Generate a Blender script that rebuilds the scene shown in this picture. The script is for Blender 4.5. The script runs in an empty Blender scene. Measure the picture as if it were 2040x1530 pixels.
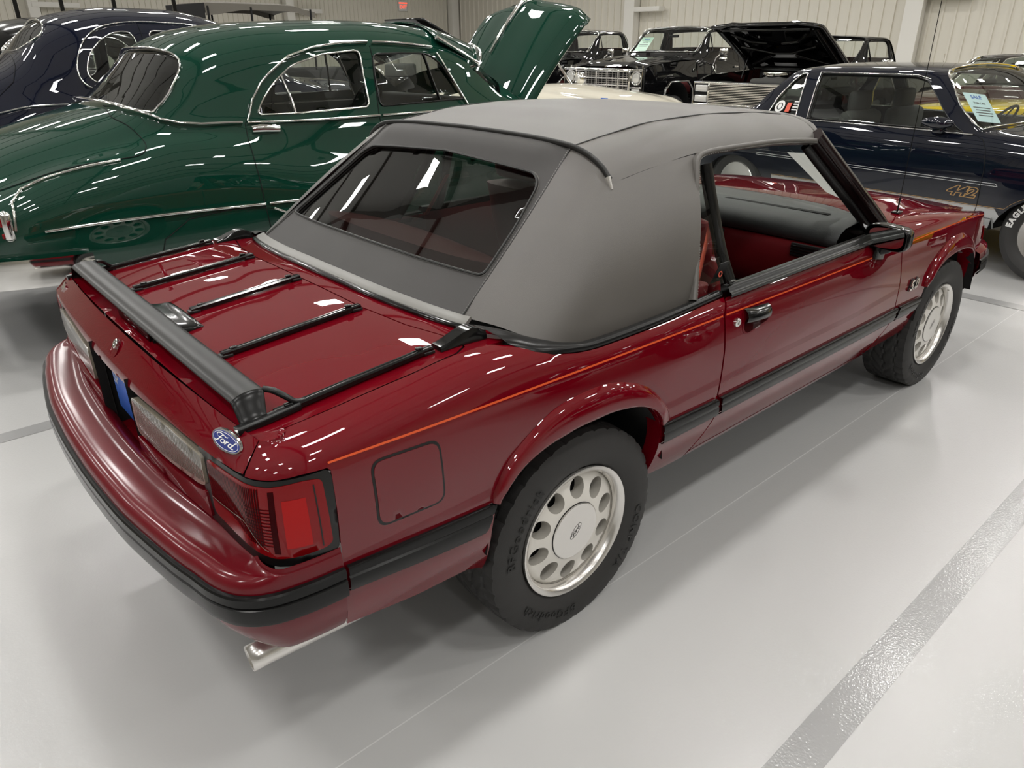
import bpy, bmesh, math, random
from mathutils import Vector, Matrix
from mathutils.geometry import delaunay_2d_cdt
random.seed(7)
sc = bpy.context.scene
C = sc.collection
# ---------------------------------------------------------------- camera
cam = bpy.data.cameras.new('camera'); co = bpy.data.objects.new('camera', cam); C.objects.link(co)
cam.sensor_fit = 'HORIZONTAL'; cam.sensor_width = 36.0; cam.lens = 1436.824 / 2040 * 36.0
cam.clip_start = .02; cam.clip_end = 200
yaw, pit, rol = .85336, .44019, -.00578
fwd = Vector((math.cos(yaw)*math.cos(pit), math.sin(yaw)*math.cos(pit), -math.sin(pit)))
rgt = Vector((math.sin(yaw), -math.cos(yaw), 0)); upv = rgt.cross(fwd)
r2 = math.cos(rol)*rgt + math.sin(rol)*upv; u2 = -math.sin(rol)*rgt + math.cos(rol)*upv
co.matrix_world = Matrix(((r2.x, u2.x, -fwd.x, -1.263), (r2.y, u2.y, -fwd.y, -2.0), (r2.z, u2.z, -fwd.z, 1.597), (0, 0, 0, 1)))
sc.camera = co
# ---------------------------------------------------------------- light
wd = bpy.data.worlds.new('hall_air'); sc.world = wd; wd.use_nodes = True
wd.node_tree.nodes['Background'].inputs[0].default_value = (1, .97, .92, 1)
wd.node_tree.nodes['Background'].inputs[1].default_value = .05
sc.view_settings.view_transform = 'Standard'; sc.view_settings.look = 'None'
sc.view_settings.exposure = 0.62; sc.view_settings.gamma = 1.0; sc.view_settings.use_curve_mapping = False
CEIL = 5.6
LAMPS = [(x, y) for x in (-5.6, -2.6, .4, 3.4, 6.4, 9.4, 12.4, 15.4) for y in (-6.3, -3.3, -.3, 2.7, 5.7, 8.7, 11.7, 14.7, 17.7)]
for i, (x, y) in enumerate(LAMPS):
    ld = bpy.data.lights.new('high_bay_light', 'AREA'); ld.shape = 'RECTANGLE'; ld.size = .55; ld.size_y = .36
    ld.energy = 25; ld.color = (1, .98, .95)
    lo = bpy.data.objects.new('high_bay_light', ld); lo.location = (x, y, CEIL-.25); C.objects.link(lo)
# ---------------------------------------------------------------- materials
MATS = {}
def pr(name, col, rough=.5, metal=0., coat=0., coatr=.03, spec=.5, emit=None, es=0., noise=0., nscale=30., bump=0., bscale=80., sheen=0., trans=0.):
    m = bpy.data.materials.new(name); m.use_nodes = True; nt = m.node_tree; b = nt.nodes['Principled BSDF']
    b.inputs['Base Color'].default_value = (*col, 1); b.inputs['Roughness'].default_value = rough; b.inputs['Metallic'].default_value = metal
    b.inputs['Coat Weight'].default_value = coat; b.inputs['Coat IOR'].default_value = 1.68 if coat >= 1 else 1.5; b.inputs['Coat Roughness'].default_value = coatr; b.inputs['Specular IOR Level'].default_value = spec
    if sheen: b.inputs['Sheen Weight'].default_value = sheen
    if trans: b.inputs['Transmission Weight'].default_value = trans
    if emit: b.inputs['Emission Color'].default_value = (*emit, 1); b.inputs['Emission Strength'].default_value = es
    if noise or bump:
        tc = nt.nodes.new('ShaderNodeTexCoord')
    if noise:
        n = nt.nodes.new('ShaderNodeTexNoise'); n.inputs['Scale'].default_value = nscale; n.inputs['Detail'].default_value = 5
        nt.links.new(tc.outputs['Object'], n.inputs['Vector'])
        r = nt.nodes.new('ShaderNodeValToRGB'); r.color_ramp.elements[0].position = .3; r.color_ramp.elements[1].position = .7
        r.color_ramp.elements[0].color = (*[c*(1-noise) for c in col], 1); r.color_ramp.elements[1].color = (*[min(1, c*(1+noise)) for c in col], 1)
        nt.links.new(n.outputs['Fac'], r.inputs['Fac']); nt.links.new(r.outputs['Color'], b.inputs['Base Color'])
    if bump:
        n = nt.nodes.new('ShaderNodeTexNoise'); n.inputs['Scale'].default_value = bscale; n.inputs['Detail'].default_value = 3
        nt.links.new(tc.outputs['Object'], n.inputs['Vector'])
        bp = nt.nodes.new('ShaderNodeBump'); bp.inputs['Strength'].default_value = bump; bp.inputs['Distance'].default_value = .002
        nt.links.new(n.outputs['Fac'], bp.inputs['Height']); nt.links.new(bp.outputs['Normal'], b.inputs['Normal'])
    MATS[name] = m; return m
def glass(name, tint, refl=1.0, rough=0.0):
    m = bpy.data.materials.new(name); m.use_nodes = True; nt = m.node_tree; nt.nodes.clear()
    o = nt.nodes.new('ShaderNodeOutputMaterial'); mx = nt.nodes.new('ShaderNodeMixShader'); t = nt.nodes.new('ShaderNodeBsdfTransparent'); g = nt.nodes.new('ShaderNodeBsdfGlossy')
    f = nt.nodes.new('ShaderNodeLayerWeight'); f.inputs['Blend'].default_value = .5
    p5 = nt.nodes.new('ShaderNodeMath'); p5.operation = 'POWER'; p5.inputs[1].default_value = 4.5; k = nt.nodes.new('ShaderNodeMath'); k.operation = 'MULTIPLY_ADD'; k.inputs[1].default_value = .90; k.inputs[2].default_value = .07*refl; k.use_clamp = True
    t.inputs[0].default_value = (*tint, 1); g.inputs['Roughness'].default_value = rough
    L = nt.links.new; L(f.outputs['Facing'], p5.inputs[0]); L(p5.outputs[0], k.inputs[0]); L(k.outputs[0], mx.inputs[0]); L(t.outputs[0], mx.inputs[1]); L(g.outputs[0], mx.inputs[2]); L(mx.outputs[0], o.inputs[0])
    MATS[name] = m; return m
def corrugated_bump(m, axis, period, dist):
    pass
maroon = pr('maroon_paint', (.150, .0010, .0065), .45, 0, 1.0, .012, .0)
blackp = pr('black_plastic', (.007, .007, .007), .26, 0, 0, .12, .30)
blacks = pr('black_satin', (.012, .012, .011), .33, 0, 0, .03, .32)
blackg = pr('black_gloss', (.005, .005, .005), .14, 0, .3, .05, .3)
pillarm = pr('dark_maroon_pillar', (.012, .004, .004), .3, 0, .4, .05, .2)
maroonb = pr('maroon_bumper_paint', (.135, .0011, .0070), .5, 0, .75, .14, .1)
rubber = pr('tyre_rubber', (.030, .029, .028), .62, bump=.25, bscale=400)
rubblk = pr('rubber_seal', (.008, .008, .008), .35)
dark = pr('dark_cavity', (.006, .006, .006), .9)
chrome = pr('chrome', (.82, .81, .79), .06, 1.0)
steel = pr('polished_aluminium', (.84, .82, .79), .24, .85)
trimsheen = pr('trim_ceiling_sheen', (.22, .215, .20), .35)  # ceiling reflection on the curtain base molding, put into its colour as grey
alu = pr('painted_alloy', (.82, .79, .73), .4, 0, .3, .1)
alud = pr('alloy_hole', (.42, .40, .36), .5, .1)
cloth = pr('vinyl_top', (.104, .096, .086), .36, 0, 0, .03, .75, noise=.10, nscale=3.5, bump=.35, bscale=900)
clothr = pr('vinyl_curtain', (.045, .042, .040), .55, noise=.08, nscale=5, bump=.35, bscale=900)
beadm = pr('vinyl_bead', (.02, .02, .019), .4)
thread = pr('stitch_thread', (.30, .29, .27), .7)
redleather = pr('red_leather', (.20, .012, .016), .45, bump=.3, bscale=250)
redplast = pr('red_trim_plastic', (.16, .006, .010), .5)
redbelt = pr('red_seat_belt', (.75, .12, .07), .6)
dashm = pr('dash_vinyl', (.022, .024, .024), .5, bump=.4, bscale=500)
orange = pr('orange_pinstripe', (.80, .10, .02), .4, 0, .8, .03)
fordblue = pr('oval_blue', (.012, .03, .22), .25, 0, 1, .03)
paper = pr('paper', (.85, .85, .83), .7)
_n = paper.node_tree; _t = _n.nodes.new('ShaderNodeBsdfTranslucent'); _t.inputs[0].default_value = (.85, .85, .83, 1); _m = _n.nodes.new('ShaderNodeMixShader'); _m.inputs[0].default_value = .5
_n.links.new(_n.nodes['Principled BSDF'].outputs[0], _m.inputs[1]); _n.links.new(_t.outputs[0], _m.inputs[2]); _n.links.new(_m.outputs[0], _n.nodes['Material Output'].inputs[0])
whitep = pr('white_print', (.85, .85, .83), .5)
blackprint = pr('black_print', (.01, .01, .01), .5)
bluep = pr('blue_plate', (.01, .13, .60), .4)
lensred = pr('red_lens', (.22, .002, .004), .4, 0, .8, .02, .0)
lensdark = pr('dark_red_lens', (.035, .0005, .0015), .5, 0, .15, .1, .0)
lensbright = pr('bright_red_lens', (.42, .008, .008), .4, 0, .5, .03, .0)
lensgrey = pr('smoke_lens', (.27, .24, .19), .2, 0, 1.0, .03)
lensdk = pr('lens_groove', (.05, .045, .035), .4)
tint = glass('tinted_glass', (.34, .38, .35), 1.6)
clear = glass('clear_glass', (.86, .90, .87), 1.0)
mirrorm = pr('mirror_glass', (.75, .78, .76), .01, 1.0)
# ---------------------------------------------------------------- mesh helpers
def link(o, parent=None):
    C.objects.link(o)
    if parent is not None: o.parent = parent
    return o
def thing(name, label, cat, loc=(0, 0, 0), rz=0., group=None):
    o = bpy.data.objects.new(name, None); o.empty_display_size = .1; C.objects.link(o); o.location = loc; o.rotation_euler = (0, 0, rz)
    return tag(o, label, cat, group)
def tag(o, label=None, cat=None, group=None, kind=None):
    if label: o['label'] = label
    if cat: o['category'] = cat
    if group: o['group'] = group
    if kind: o['kind'] = kind
    return o
def mesh(name, vs, fs, mat, parent=None, smooth=True, label=None):
    me = bpy.data.meshes.new(name); me.from_pydata([tuple(v) for v in vs], [], fs); me.update()
    if smooth: me.polygons.foreach_set('use_smooth', [True]*len(me.polygons))
    me.materials.append(mat); o = bpy.data.objects.new(name, me); link(o, parent)
    if label: o['label'] = label
    return o
def recalc(o, sharp=None):
    bm = bmesh.new(); bm.from_mesh(o.data); bmesh.ops.remove_doubles(bm, verts=bm.verts, dist=1e-5); bmesh.ops.recalc_face_normals(bm, faces=bm.faces)
    if sharp:
        for e in bm.edges:
            if len(e.link_faces) == 2 and e.calc_face_angle(0) > sharp: e.smooth = False
    bm.to_mesh(o.data); bm.free(); return o
def grid(name, fn, nu, nv, mat, parent=None, closed=False, smooth=True, flip=False, thick=0.):
    vs = []; fs = []
    for i in range(nu+(0 if closed else 1)):
        for j in range(nv+1): vs.append(fn(i/nu, j/nv))
    m = nv+1; n = nu if closed else nu+1
    for i in range(nu):
        for j in range(nv):
            a = i*m+j; b = ((i+1) % n)*m+j; q = (a, b, b+1, a+1); fs.append(q[::-1] if flip else q)
    o = mesh(name, vs, fs, mat, parent, smooth)
    if thick: solid(o, thick)
    return o
def solid(o, t, off=-1):
    md = o.modifiers.new('thickness', 'SOLIDIFY'); md.thickness = t; md.offset = off; return o
def sharpen(o, ang=35):
    for e in o.data.edges: pass
    bm = bmesh.new(); bm.from_mesh(o.data)
    for e in bm.edges:
        if len(e.link_faces) == 2 and e.calc_face_angle(0) > math.radians(ang): e.smooth = False
    bm.to_mesh(o.data); bm.free(); return o
def crom(pts, n, closed=False):
    out = []; m = len(pts); P = [Vector(p) for p in pts]
    for i in range(m if closed else m-1):
        p0, p1, p2, p3 = (P[(i-1) % m], P[i], P[(i+1) % m], P[(i+2) % m]) if closed else (P[max(0, i-1)], P[i], P[i+1], P[min(m-1, i+2)])
        for k in range(n):
            t = k/n; out.append(.5*((2*p1)+(p2-p0)*t+(2*p0-5*p1+4*p2-p3)*t*t+(3*p1-p0-3*p2+p3)*t**3))
    if not closed: out.append(P[-1])
    return out
def sweep(name, prof, path, mat, parent=None, up=(0, 0, 1), closed=False, cap=True, smooth=True, scale=None, sharp=35, ups=None):
    P = [Vector(p) for p in path]; n = len(P); m = len(prof); vs = []; fs = []
    for i, p in enumerate(P):
        a = P[(i-1) % n] if (closed or i > 0) else p; b = P[(i+1) % n] if (closed or i < n-1) else p
        t = (b-a).normalized(); U = Vector(ups[i]) if ups else Vector(up); s = t.cross(U)
        if s.length < 1e-4: s = t.cross(Vector((1, 0, 0)))
        s.normalize(); w = s.cross(t).normalized(); k = scale(i/(n-1)) if scale else 1.
        for x, y in prof: vs.append(p+s*x*k+w*y*k)
    for i in range(n if closed else n-1):
        for j in range(m):
            a = i*m+j; b = i*m+(j+1) % m; c = ((i+1) % n)*m+(j+1) % m; d = ((i+1) % n)*m+j; fs.append((a, d, c, b))
    if cap and not closed: fs.append(tuple(range(m))); fs.append(tuple(range((n-1)*m, n*m))[::-1])
    o = mesh(name, vs, fs, mat, parent, smooth); recalc(o, math.radians(sharp)); return o
def circ(r, n=10, ry=None): return [(r*math.cos(2*math.pi*k/n), (ry or r)*math.sin(2*math.pi*k/n)) for k in range(n)]
def rrect(w, h, r, n=3):
    out = []
    for cx, cy, a0 in ((w/2-r, h/2-r, 0), (-w/2+r, h/2-r, 90), (-w/2+r, -h/2+r, 180), (w/2-r, -h/2+r, 270)):
        for k in range(n+1):
            a = math.radians(a0+90*k/n); out.append((cx+r*math.cos(a), cy+r*math.sin(a)))
    return out
def tube(name, path, r, mat, parent=None, n=8, closed=False, scale=None, up=(0, 0, 1)):
    return sweep(name, circ(r, n), path, mat, parent, closed=closed, scale=scale, sharp=60, up=up)
def box(name, size, loc, mat, parent=None, bev=.004, rot=None, seg=2):
    bm = bmesh.new(); bmesh.ops.create_cube(bm, size=1.0)
    for v in bm.verts: v.co = Vector((v.co.x*size[0], v.co.y*size[1], v.co.z*size[2]))
    if bev: bmesh.ops.bevel(bm, geom=bm.edges[:], offset=min(bev, min(size)*.45), segments=seg, affect='EDGES', profile=.5)
    M = Matrix.Translation(loc) @ (rot if rot else Matrix.Identity(4)); bm.transform(M)
    me = bpy.data.meshes.new(name); bm.to_mesh(me); bm.free(); me.materials.append(mat)
    me.polygons.foreach_set('use_smooth', [bool(bev)]*len(me.polygons))
    o = bpy.data.objects.new(name, me); link(o, parent); sharpen(o, 50) if bev else None; return o
def lathe(name, prof, mat, parent=None, seg=48, mtx=None, sharp=30):
    vs = []; fs = []; m = len(prof)
    for i in range(seg):
        a = 2*math.pi*i/seg; c, s = math.cos(a), math.sin(a)
        for r, h in prof: vs.append(Vector((r*c, h, r*s)))
    for i in range(seg):
        for j in range(m-1):
            a = i*m+j; b = ((i+1) % seg)*m+j; fs.append((a, a+1, b+1, b))
    if mtx: vs = [mtx @ v for v in vs]
    o = mesh(name, vs, fs, mat, parent); recalc(o, math.radians(sharp)); return o
def inpoly(x, y, poly):
    c = False; n = len(poly); j = n-1
    for i in range(n):
        xi, yi = poly[i]; xj, yj = poly[j]
        if (yi > y) != (yj > y) and x < (xj-xi)*(y-yi)/(yj-yi)+xi: c = not c
        j = i
    return c
def resamp(poly, res, closed=True):
    out = []; n = len(poly)
    for i in range(n if closed else n-1):
        a, b = poly[i], poly[(i+1) % n]; d = math.dist(a, b); k = max(1, int(math.ceil(d/res)))
        for t in range(k): out.append((a[0]+(b[0]-a[0])*t/k, a[1]+(b[1]-a[1])*t/k))
    if not closed: out.append(tuple(poly[-1]))
    return out
def rnd(poly, r, n=4):
    out = []; m = len(poly)
    for i in range(m):
        p = Vector(poly[i]); a = Vector(poly[i-1]); b = Vector(poly[(i+1) % m]); ra = min(r, (a-p).length*.45, (b-p).length*.45)
        A = p+(a-p).normalized()*ra; B = p+(b-p).normalized()*ra
        for k in range(n+1):
            t = k/n; q = A*(1-t)**2+2*p*t*(1-t)+B*t*t; out.append((q.x, q.y))
    return out
def panel(name, outline, fn, mat, parent=None, res=.03, holes=(), flange=.012, mirror=False, ref=(.6, 0, .45), smooth=True, asp=1., back=False):
    loops = [resamp(outline, res)]+[resamp(h, res*.7) for h in holes]
    pts = []; edges = []; lid = []
    for L in loops:
        s = len(pts); n = len(L); pts += L; edges += [(s+i, s+(i+1) % n) for i in range(n)]; lid.append((s, n))
    xs = [p[0] for p in outline]; ys = [p[1] for p in outline]
    B = pts[:]; cell = {}
    for p in B: cell.setdefault((int(p[0]//res), int(p[1]//res)), []).append(p)
    nx = int((max(xs)-min(xs))/res)+1; ny = int((max(ys)-min(ys))/res)+1
    for i in range(nx+1):
        for j in range(ny+1):
            x = min(xs)+(i+.5)*res; y = min(ys)+(j+.5)*res
            if not inpoly(x, y, loops[0]) or any(inpoly(x, y, h) for h in loops[1:]): continue
            ci, cj = int(x//res), int(y//res); ok = True
            for a in (-1, 0, 1):
                for b in (-1, 0, 1):
                    for q in cell.get((ci+a, cj+b), ()):
                        if math.dist(q, (x, y)) < res*.45: ok = False
            if ok: pts.append((x, y))
    r = delaunay_2d_cdt([Vector(p) for p in pts], edges, [], 0, 1e-7)
    V = [(v.x, v.y) for v in r[0]]; F = []
    for f in r[2]:
        cx = sum(V[i][0] for i in f)/3; cy = sum(V[i][1] for i in f)/3
        if inpoly(cx, cy, loops[0]) and not any(inpoly(cx, cy, h) for h in loops[1:]): F.append(list(f))
    co3 = [Vector(fn(*p)) for p in V]; R = Vector(ref); s = 0.
    for f in F:
        a, b, c = (co3[i] for i in f); n = (b-a).cross(c-a); s += n.dot((a+b+c)/3-R)
    if s < 0: F = [f[::-1] for f in F]
    sg = 1 if s >= 0 else -1
    if flange:
        def nrm(p):
            h = 1e-3; a = Vector(fn(p[0]+h, p[1]))-Vector(fn(p[0]-h, p[1])); b = Vector(fn(p[0], p[1]+h))-Vector(fn(p[0], p[1]-h))
            n = a.cross(b)*sg
            return n.normalized() if n.length > 0 else Vector((0, 0, 1))
        # orientation of first triangle in uv vs 3d
        for li, L in enumerate(loops):
            n = len(L); P = [Vector(fn(*p)) for p in L]; N = []
            for k, p in enumerate(L): N.append(nrm(p))
            f0 = F[0]; a, b, c = (co3[i] for i in f0); nn = (b-a).cross(c-a); 
            if nn.dot(nrm(V[f0[0]])) < 0: N = [-q for q in N]
            base = len(co3); co3 += P; co3 += [P[k]-N[k]*flange for k in range(n)]
            area = sum(L[k][0]*L[(k+1) % n][1]-L[(k+1) % n][0]*L[k][1] for k in range(n))
            for k in range(n):
                q = [base+k, base+(k+1) % n, base+n+(k+1) % n, base+n+k]
                F.append(q)
    if mirror:
        co3 = [Vector((v.x, -v.y, v.z)) for v in co3]; F = [f[::-1] for f in F]
    return mesh(name, co3, F, mat, parent, smooth)
def text_mesh(body, size, extrude=0., bold=0., align='CENTER', space=1.0, shear=0.):
    cu = bpy.data.curves.new('lettering', 'FONT'); cu.body = body; cu.size = size; cu.extrude = extrude; cu.offset = bold; cu.align_x = align; cu.align_y = 'CENTER'; cu.space_character = space; cu.shear = shear; cu.resolution_u = 3
    o = bpy.data.objects.new('lettering', cu); C.objects.link(o); dg = bpy.context.evaluated_depsgraph_get(); me = bpy.data.meshes.new_from_object(o.evaluated_get(dg))
    V = [v.co.copy() for v in me.vertices]; F = [tuple(p.vertices) for p in me.polygons]
    bpy.data.objects.remove(o); bpy.data.curves.remove(cu); bpy.data.meshes.remove(me); return V, F
def text(name, body, size, mp, mat, parent=None, **k):
    V, F = text_mesh(body, size, **k); return mesh(name, [mp(v) for v in V], F, mat, parent, False)
def frame(o, x, y):
    x = Vector(x).normalized(); y = Vector(y); z = x.cross(y).normalized(); y = z.cross(x)
    M = Matrix(((x.x, y.x, z.x, o[0]), (x.y, y.y, z.y, o[1]), (x.z, y.z, z.z, o[2]), (0, 0, 0, 1))); return M
def dup(root, loc=None, rz=None, label=None, mtx=None):
    r = root.copy(); C.objects.link(r)
    if loc is not None: r.location = loc
    if rz is not None: r.rotation_euler = (0, 0, rz)
    if label: r['label'] = label
    for ch in root.children:
        c = ch.copy(); C.objects.link(c); c.parent = r
        for g in ch.children:
            d = g.copy(); C.objects.link(d); d.parent = c
    return r
# ---------------------------------------------------------------- the hall
floorm = pr('epoxy_floor', (.62, .62, .605), .30, 0, .6, .05, .5)
nt = floorm.node_tree; b = nt.nodes['Principled BSDF']; tc = nt.nodes.new('ShaderNodeTexCoord')
n1 = nt.nodes.new('ShaderNodeTexNoise'); n1.inputs['Scale'].default_value = .35; n1.inputs['Detail'].default_value = 4
cr = nt.nodes.new('ShaderNodeValToRGB'); cr.color_ramp.elements[0].color = (.52, .52, .515, 1); cr.color_ramp.elements[1].color = (.60, .60, .595, 1)
n2 = nt.nodes.new('ShaderNodeTexNoise'); n2.inputs['Scale'].default_value = 130; n2.inputs['Detail'].default_value = 2
bp = nt.nodes.new('ShaderNodeBump'); bp.inputs['Strength'].default_value = .75; bp.inputs['Distance'].default_value = .002
for a, c in ((tc.outputs['Object'], n1.inputs['Vector']), (tc.outputs['Object'], n2.inputs['Vector']), (n1.outputs['Fac'], cr.inputs['Fac']), (cr.outputs['Color'], b.inputs['Base Color']), (n2.outputs['Fac'], bp.inputs['Height']), (bp.outputs['Normal'], b.inputs['Coat Normal'])): nt.links.new(a, c)
stripem = pr('grey_floor_stripe', (.36, .36, .36), .3, 0, .6, .10)
nt = stripem.node_tree; b = nt.nodes['Principled BSDF']; tc = nt.nodes.new('ShaderNodeTexCoord'); n2 = nt.nodes.new('ShaderNodeTexNoise'); n2.inputs['Scale'].default_value = 130; bp = nt.nodes.new('ShaderNodeBump'); bp.inputs['Strength'].default_value = .3; bp.inputs['Distance'].default_value = .002
for a, c in ((tc.outputs['Object'], n2.inputs['Vector']), (n2.outputs['Fac'], bp.inputs['Height']), (bp.outputs['Normal'], b.inputs['Coat Normal']), (bp.outputs['Normal'], b.inputs['Normal'])): nt.links.new(a, c)
jointm = pr('floor_joint', (.70, .70, .69), .4)
wallm = pr('beige_metal_siding', (.80, .765, .67), .5, 0)
wallw = pr('white_steel_column', (.85, .83, .77), .45)
ceilm = pr('ceiling_liner', (.84, .83, .80), .6)
purm = pr('purlin_steel', (.16, .15, .14), .5)
fl = mesh('floor', [(-16, -16, 0), (22, -16, 0), (22, 28, 0), (-16, 28, 0)], [(0, 1, 2, 3)], floorm, None, False); tag(fl, 'white grey glossy epoxy floor', 'floor', kind='structure')
def fstripe(x0, x1, y0, y1, m=stripem, z=.0012):
    return mesh('painted_stripe', [(x0, y0, z), (x1, y0, z), (x1, y1, z), (x0, y1, z)], [(0, 1, 2, 3)], m, fl, False)
fstripe(-16, 22, -1.60, -1.50); fstripe(-16, 3.9, 1.61, 1.71); fstripe(-16, 3.9, 4.62, 4.72); fstripe(4.20, 4.32, -16, 1.4, z=.0018); fstripe(-16, 22, -4.9, -4.8)
fstripe(-3, 22, -.8165, -.8125, jointm, .001)
def siding(name, p0, p1, h, pitch, inward, label):
    p0 = Vector(p0); p1 = Vector(p1); d = p1-p0; L = d.length; d.normalize(); n = Vector(inward); vs = []; fs = []; k = int(L/pitch)
    for i in range(k):
        for f, o in ((0, 0), (.40, 0), (.43, .045), (.57, .045), (.60, 0)): q = p0+d*(i+f)*pitch+n*o; vs += [(q.x, q.y, 0), (q.x, q.y, h)]
    q = p0+d*k*pitch; vs += [(q.x, q.y, 0), (q.x, q.y, h)]
    for i in range(len(vs)//2-1): fs.append((2*i, 2*i+2, 2*i+3, 2*i+1))
    o = mesh(name, vs, fs, wallm, None, False); recalc(o); tag(o, label, 'wall', kind='structure'); return o
WX, WY = 20.0, 26.0
siding('wall_front', (WX, -16, 0), (WX, WY, 0), CEIL+.2, .30, (-1, 0, 0), 'beige ribbed metal wall behind the pickup trucks')
siding('wall_left', (-16, WY, 0), (WX, WY, 0), CEIL+.2, .18, (0, -1, 0), 'beige ribbed metal wall behind the old sedans')
siding('wall_right', (-16, -16, 0), (22, -16, 0), CEIL+.2, .30, (0, 1, 0), 'beige ribbed metal wall on the camera side')
siding('wall_back', (-16, -16, 0), (-16, WY, 0), CEIL+.2, .30, (1, 0, 0), 'beige ribbed metal wall behind the camera')
ce = mesh('ceiling', [(-16, -16, CEIL), (-16, 28, CEIL), (22, 28, CEIL), (22, -16, CEIL)], [(0, 1, 2, 3)], ceilm, None, False); tag(ce, 'white lined metal ceiling', 'ceiling', kind='structure')
for y in [-14+3*i+1.2 for i in range(14)]: box('purlin', (36, .06, .10), (3, y, CEIL-.05), purm, ce, 0)
for x in [-13+6*i+.9 for i in range(6)]:
    box('truss_beam', (.10, 40, .18), (x, 6, CEIL-.09), purm, ce, 0)
def hbeam(name, loc, ax, parent=None):
    w = Matrix.Rotation(math.radians(90) if ax == 'y' else 0, 4, 'Z')
    o = box(name, (.30, .02, CEIL), (loc[0], loc[1], CEIL/2), wallw, parent, 0)
    return o
for i, y in enumerate((-2.6, 6.6, 15.8)):
    o = box('trim_%d' % (i+1), (.34, .30, CEIL), (WX-.25, y, CEIL/2), wallw, None, .01); tag(o, 'white steel column against the ribbed wall', 'column', kind='structure')
    box('flange', (.03, .42, CEIL), (WX-.44, y, CEIL/2), wallw, o, 0); box('bracket', (.30, 1.3, .14), (WX-.3, y-.6, 2.62), wallw, o, .01)
o = box('trim_4', (.34, .34, CEIL), (WX-.3, WY-.3, CEIL/2), wallw, None, .01); tag(o, 'white steel corner column', 'column', kind='structure')
for i, x in enumerate((4., 12.2)):
    o = box('trim_%d' % (i+5), (.30, .34, CEIL), (x, WY-.25, CEIL/2), wallw, None, .01); tag(o, 'white steel column against the ribbed wall', 'column', kind='structure'); box('bracket', (1.3, .3, .14), (x+.6, WY-.3, 2.75), wallw, o, .01)
def pch(xs,ys):
    if xs[0]>xs[-1]: xs=xs[::-1]; ys=ys[::-1]
    n=len(xs); h=[xs[i+1]-xs[i] for i in range(n-1)]; d=[(ys[i+1]-ys[i])/h[i] for i in range(n-1)]
    m=[d[0]]+[0 if d[i-1]*d[i]<=0 else (3*(h[i-1]+h[i]))/((2*h[i]+h[i-1])/d[i-1]+(h[i]+2*h[i-1])/d[i]) for i in range(1,n-1)]+[d[-1]]
    def f(x):
        if x<=xs[0]: return ys[0]+m[0]*(x-xs[0])*.5
        if x>=xs[-1]: return ys[-1]+m[-1]*(x-xs[-1])*.5
        lo,hi=0,n-1
        while hi-lo>1:
            k=(lo+hi)//2
            if xs[k]<=x: lo=k
            else: hi=k
        t=(x-xs[lo])/h[lo]; a=t*t*(3-2*t); 
        return ys[lo]*(1-a)+ys[hi]*a+h[lo]*(m[lo]*t*(1-t)**2-m[hi]*t*t*(1-t))
    return f
_tail=[(-.745,-.868),(-.80,-.8615),(-.840,-.846),(-.868,-.818),(-.884,-.78),(-.8925,-.73),(-.903,-.62),(-.913,-.45),(-.921,-.22),(-.923,0.),(-.921,.22)]
_side=[(3.40,-.66),(3.2,-.760),(3.0,-.812),(2.7,-.845),(2.2,-.862),(1.5,-.871),(.5,-.871),(-.3,-.8705)]
_u=[p[0] for p in _side]; s=-.745
for i,p in enumerate(_tail):
    if i: s-=math.dist(p,_tail[i-1])
    _u.append(s)
UC=_u[-2]   # u of rear centre
_px=pch(_u,[p[0] for p in _side+_tail]); _py=pch(_u,[p[1] for p in _side+_tail])
_VK=[.30,.36,.44,.50,.56,.64,.72,.80,.855,.885,.92,.96,1.0]
_es=pch(_VK,[.10,.056,.023,.009,.003,0,.0015,.010,.021,.035,.061,.093,.126])
_et=pch(_VK,[.10,.06,.02,.004,0,0,0,0,.004,.014,.026,.040,.055])
_gs=pch([.855,.885,.92,.96,1.0],[0,.45,.76,.93,1]); _gt=pch([.855,.885,.92,.96,1.0],[0,.2,.45,.73,1])
_zt=pch([3.35,3.0,2.7,2.3,1.9,.6,.3,.05,-.1,-.3,-.5,-.83,-1.0,-1.2,UC],[.745,.80,.852,.89,.905,.905,.897,.905,.93,.942,.927,.902,.910,.916,.920])
_dr=pch([3.35,3.0,2.76,2.3,1.9,1.5],[.105,.05,.022,.004,0,0])
def sm(a,b,x):
    t=min(1,max(0,(x-a)/(b-a))); return t*t*(3-2*t)
def plan(u):
    x,y=_px(u),_py(u); h=2e-3; tx,ty=_px(u+h)-_px(u-h),_py(u+h)-_py(u-h); l=math.hypot(tx,ty); return x,y,-ty/l,tx/l  # inward normal
def body(u,v,o=0.):
    x,y,nx,ny=plan(u); w=sm(-.84,-.93,u)
    e=_es(v)*(1-w)+_et(v)*w - o
    if v<=.855: z=v
    else:
        g=_gs(v)*(1-w)+_gt(v)*w; z=.855+(_zt(u)+_dr(u)-.855)*g
    z-=_dr(u)*sm(.56,.86,v)
    return x+nx*e,y+ny*e,z
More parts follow.
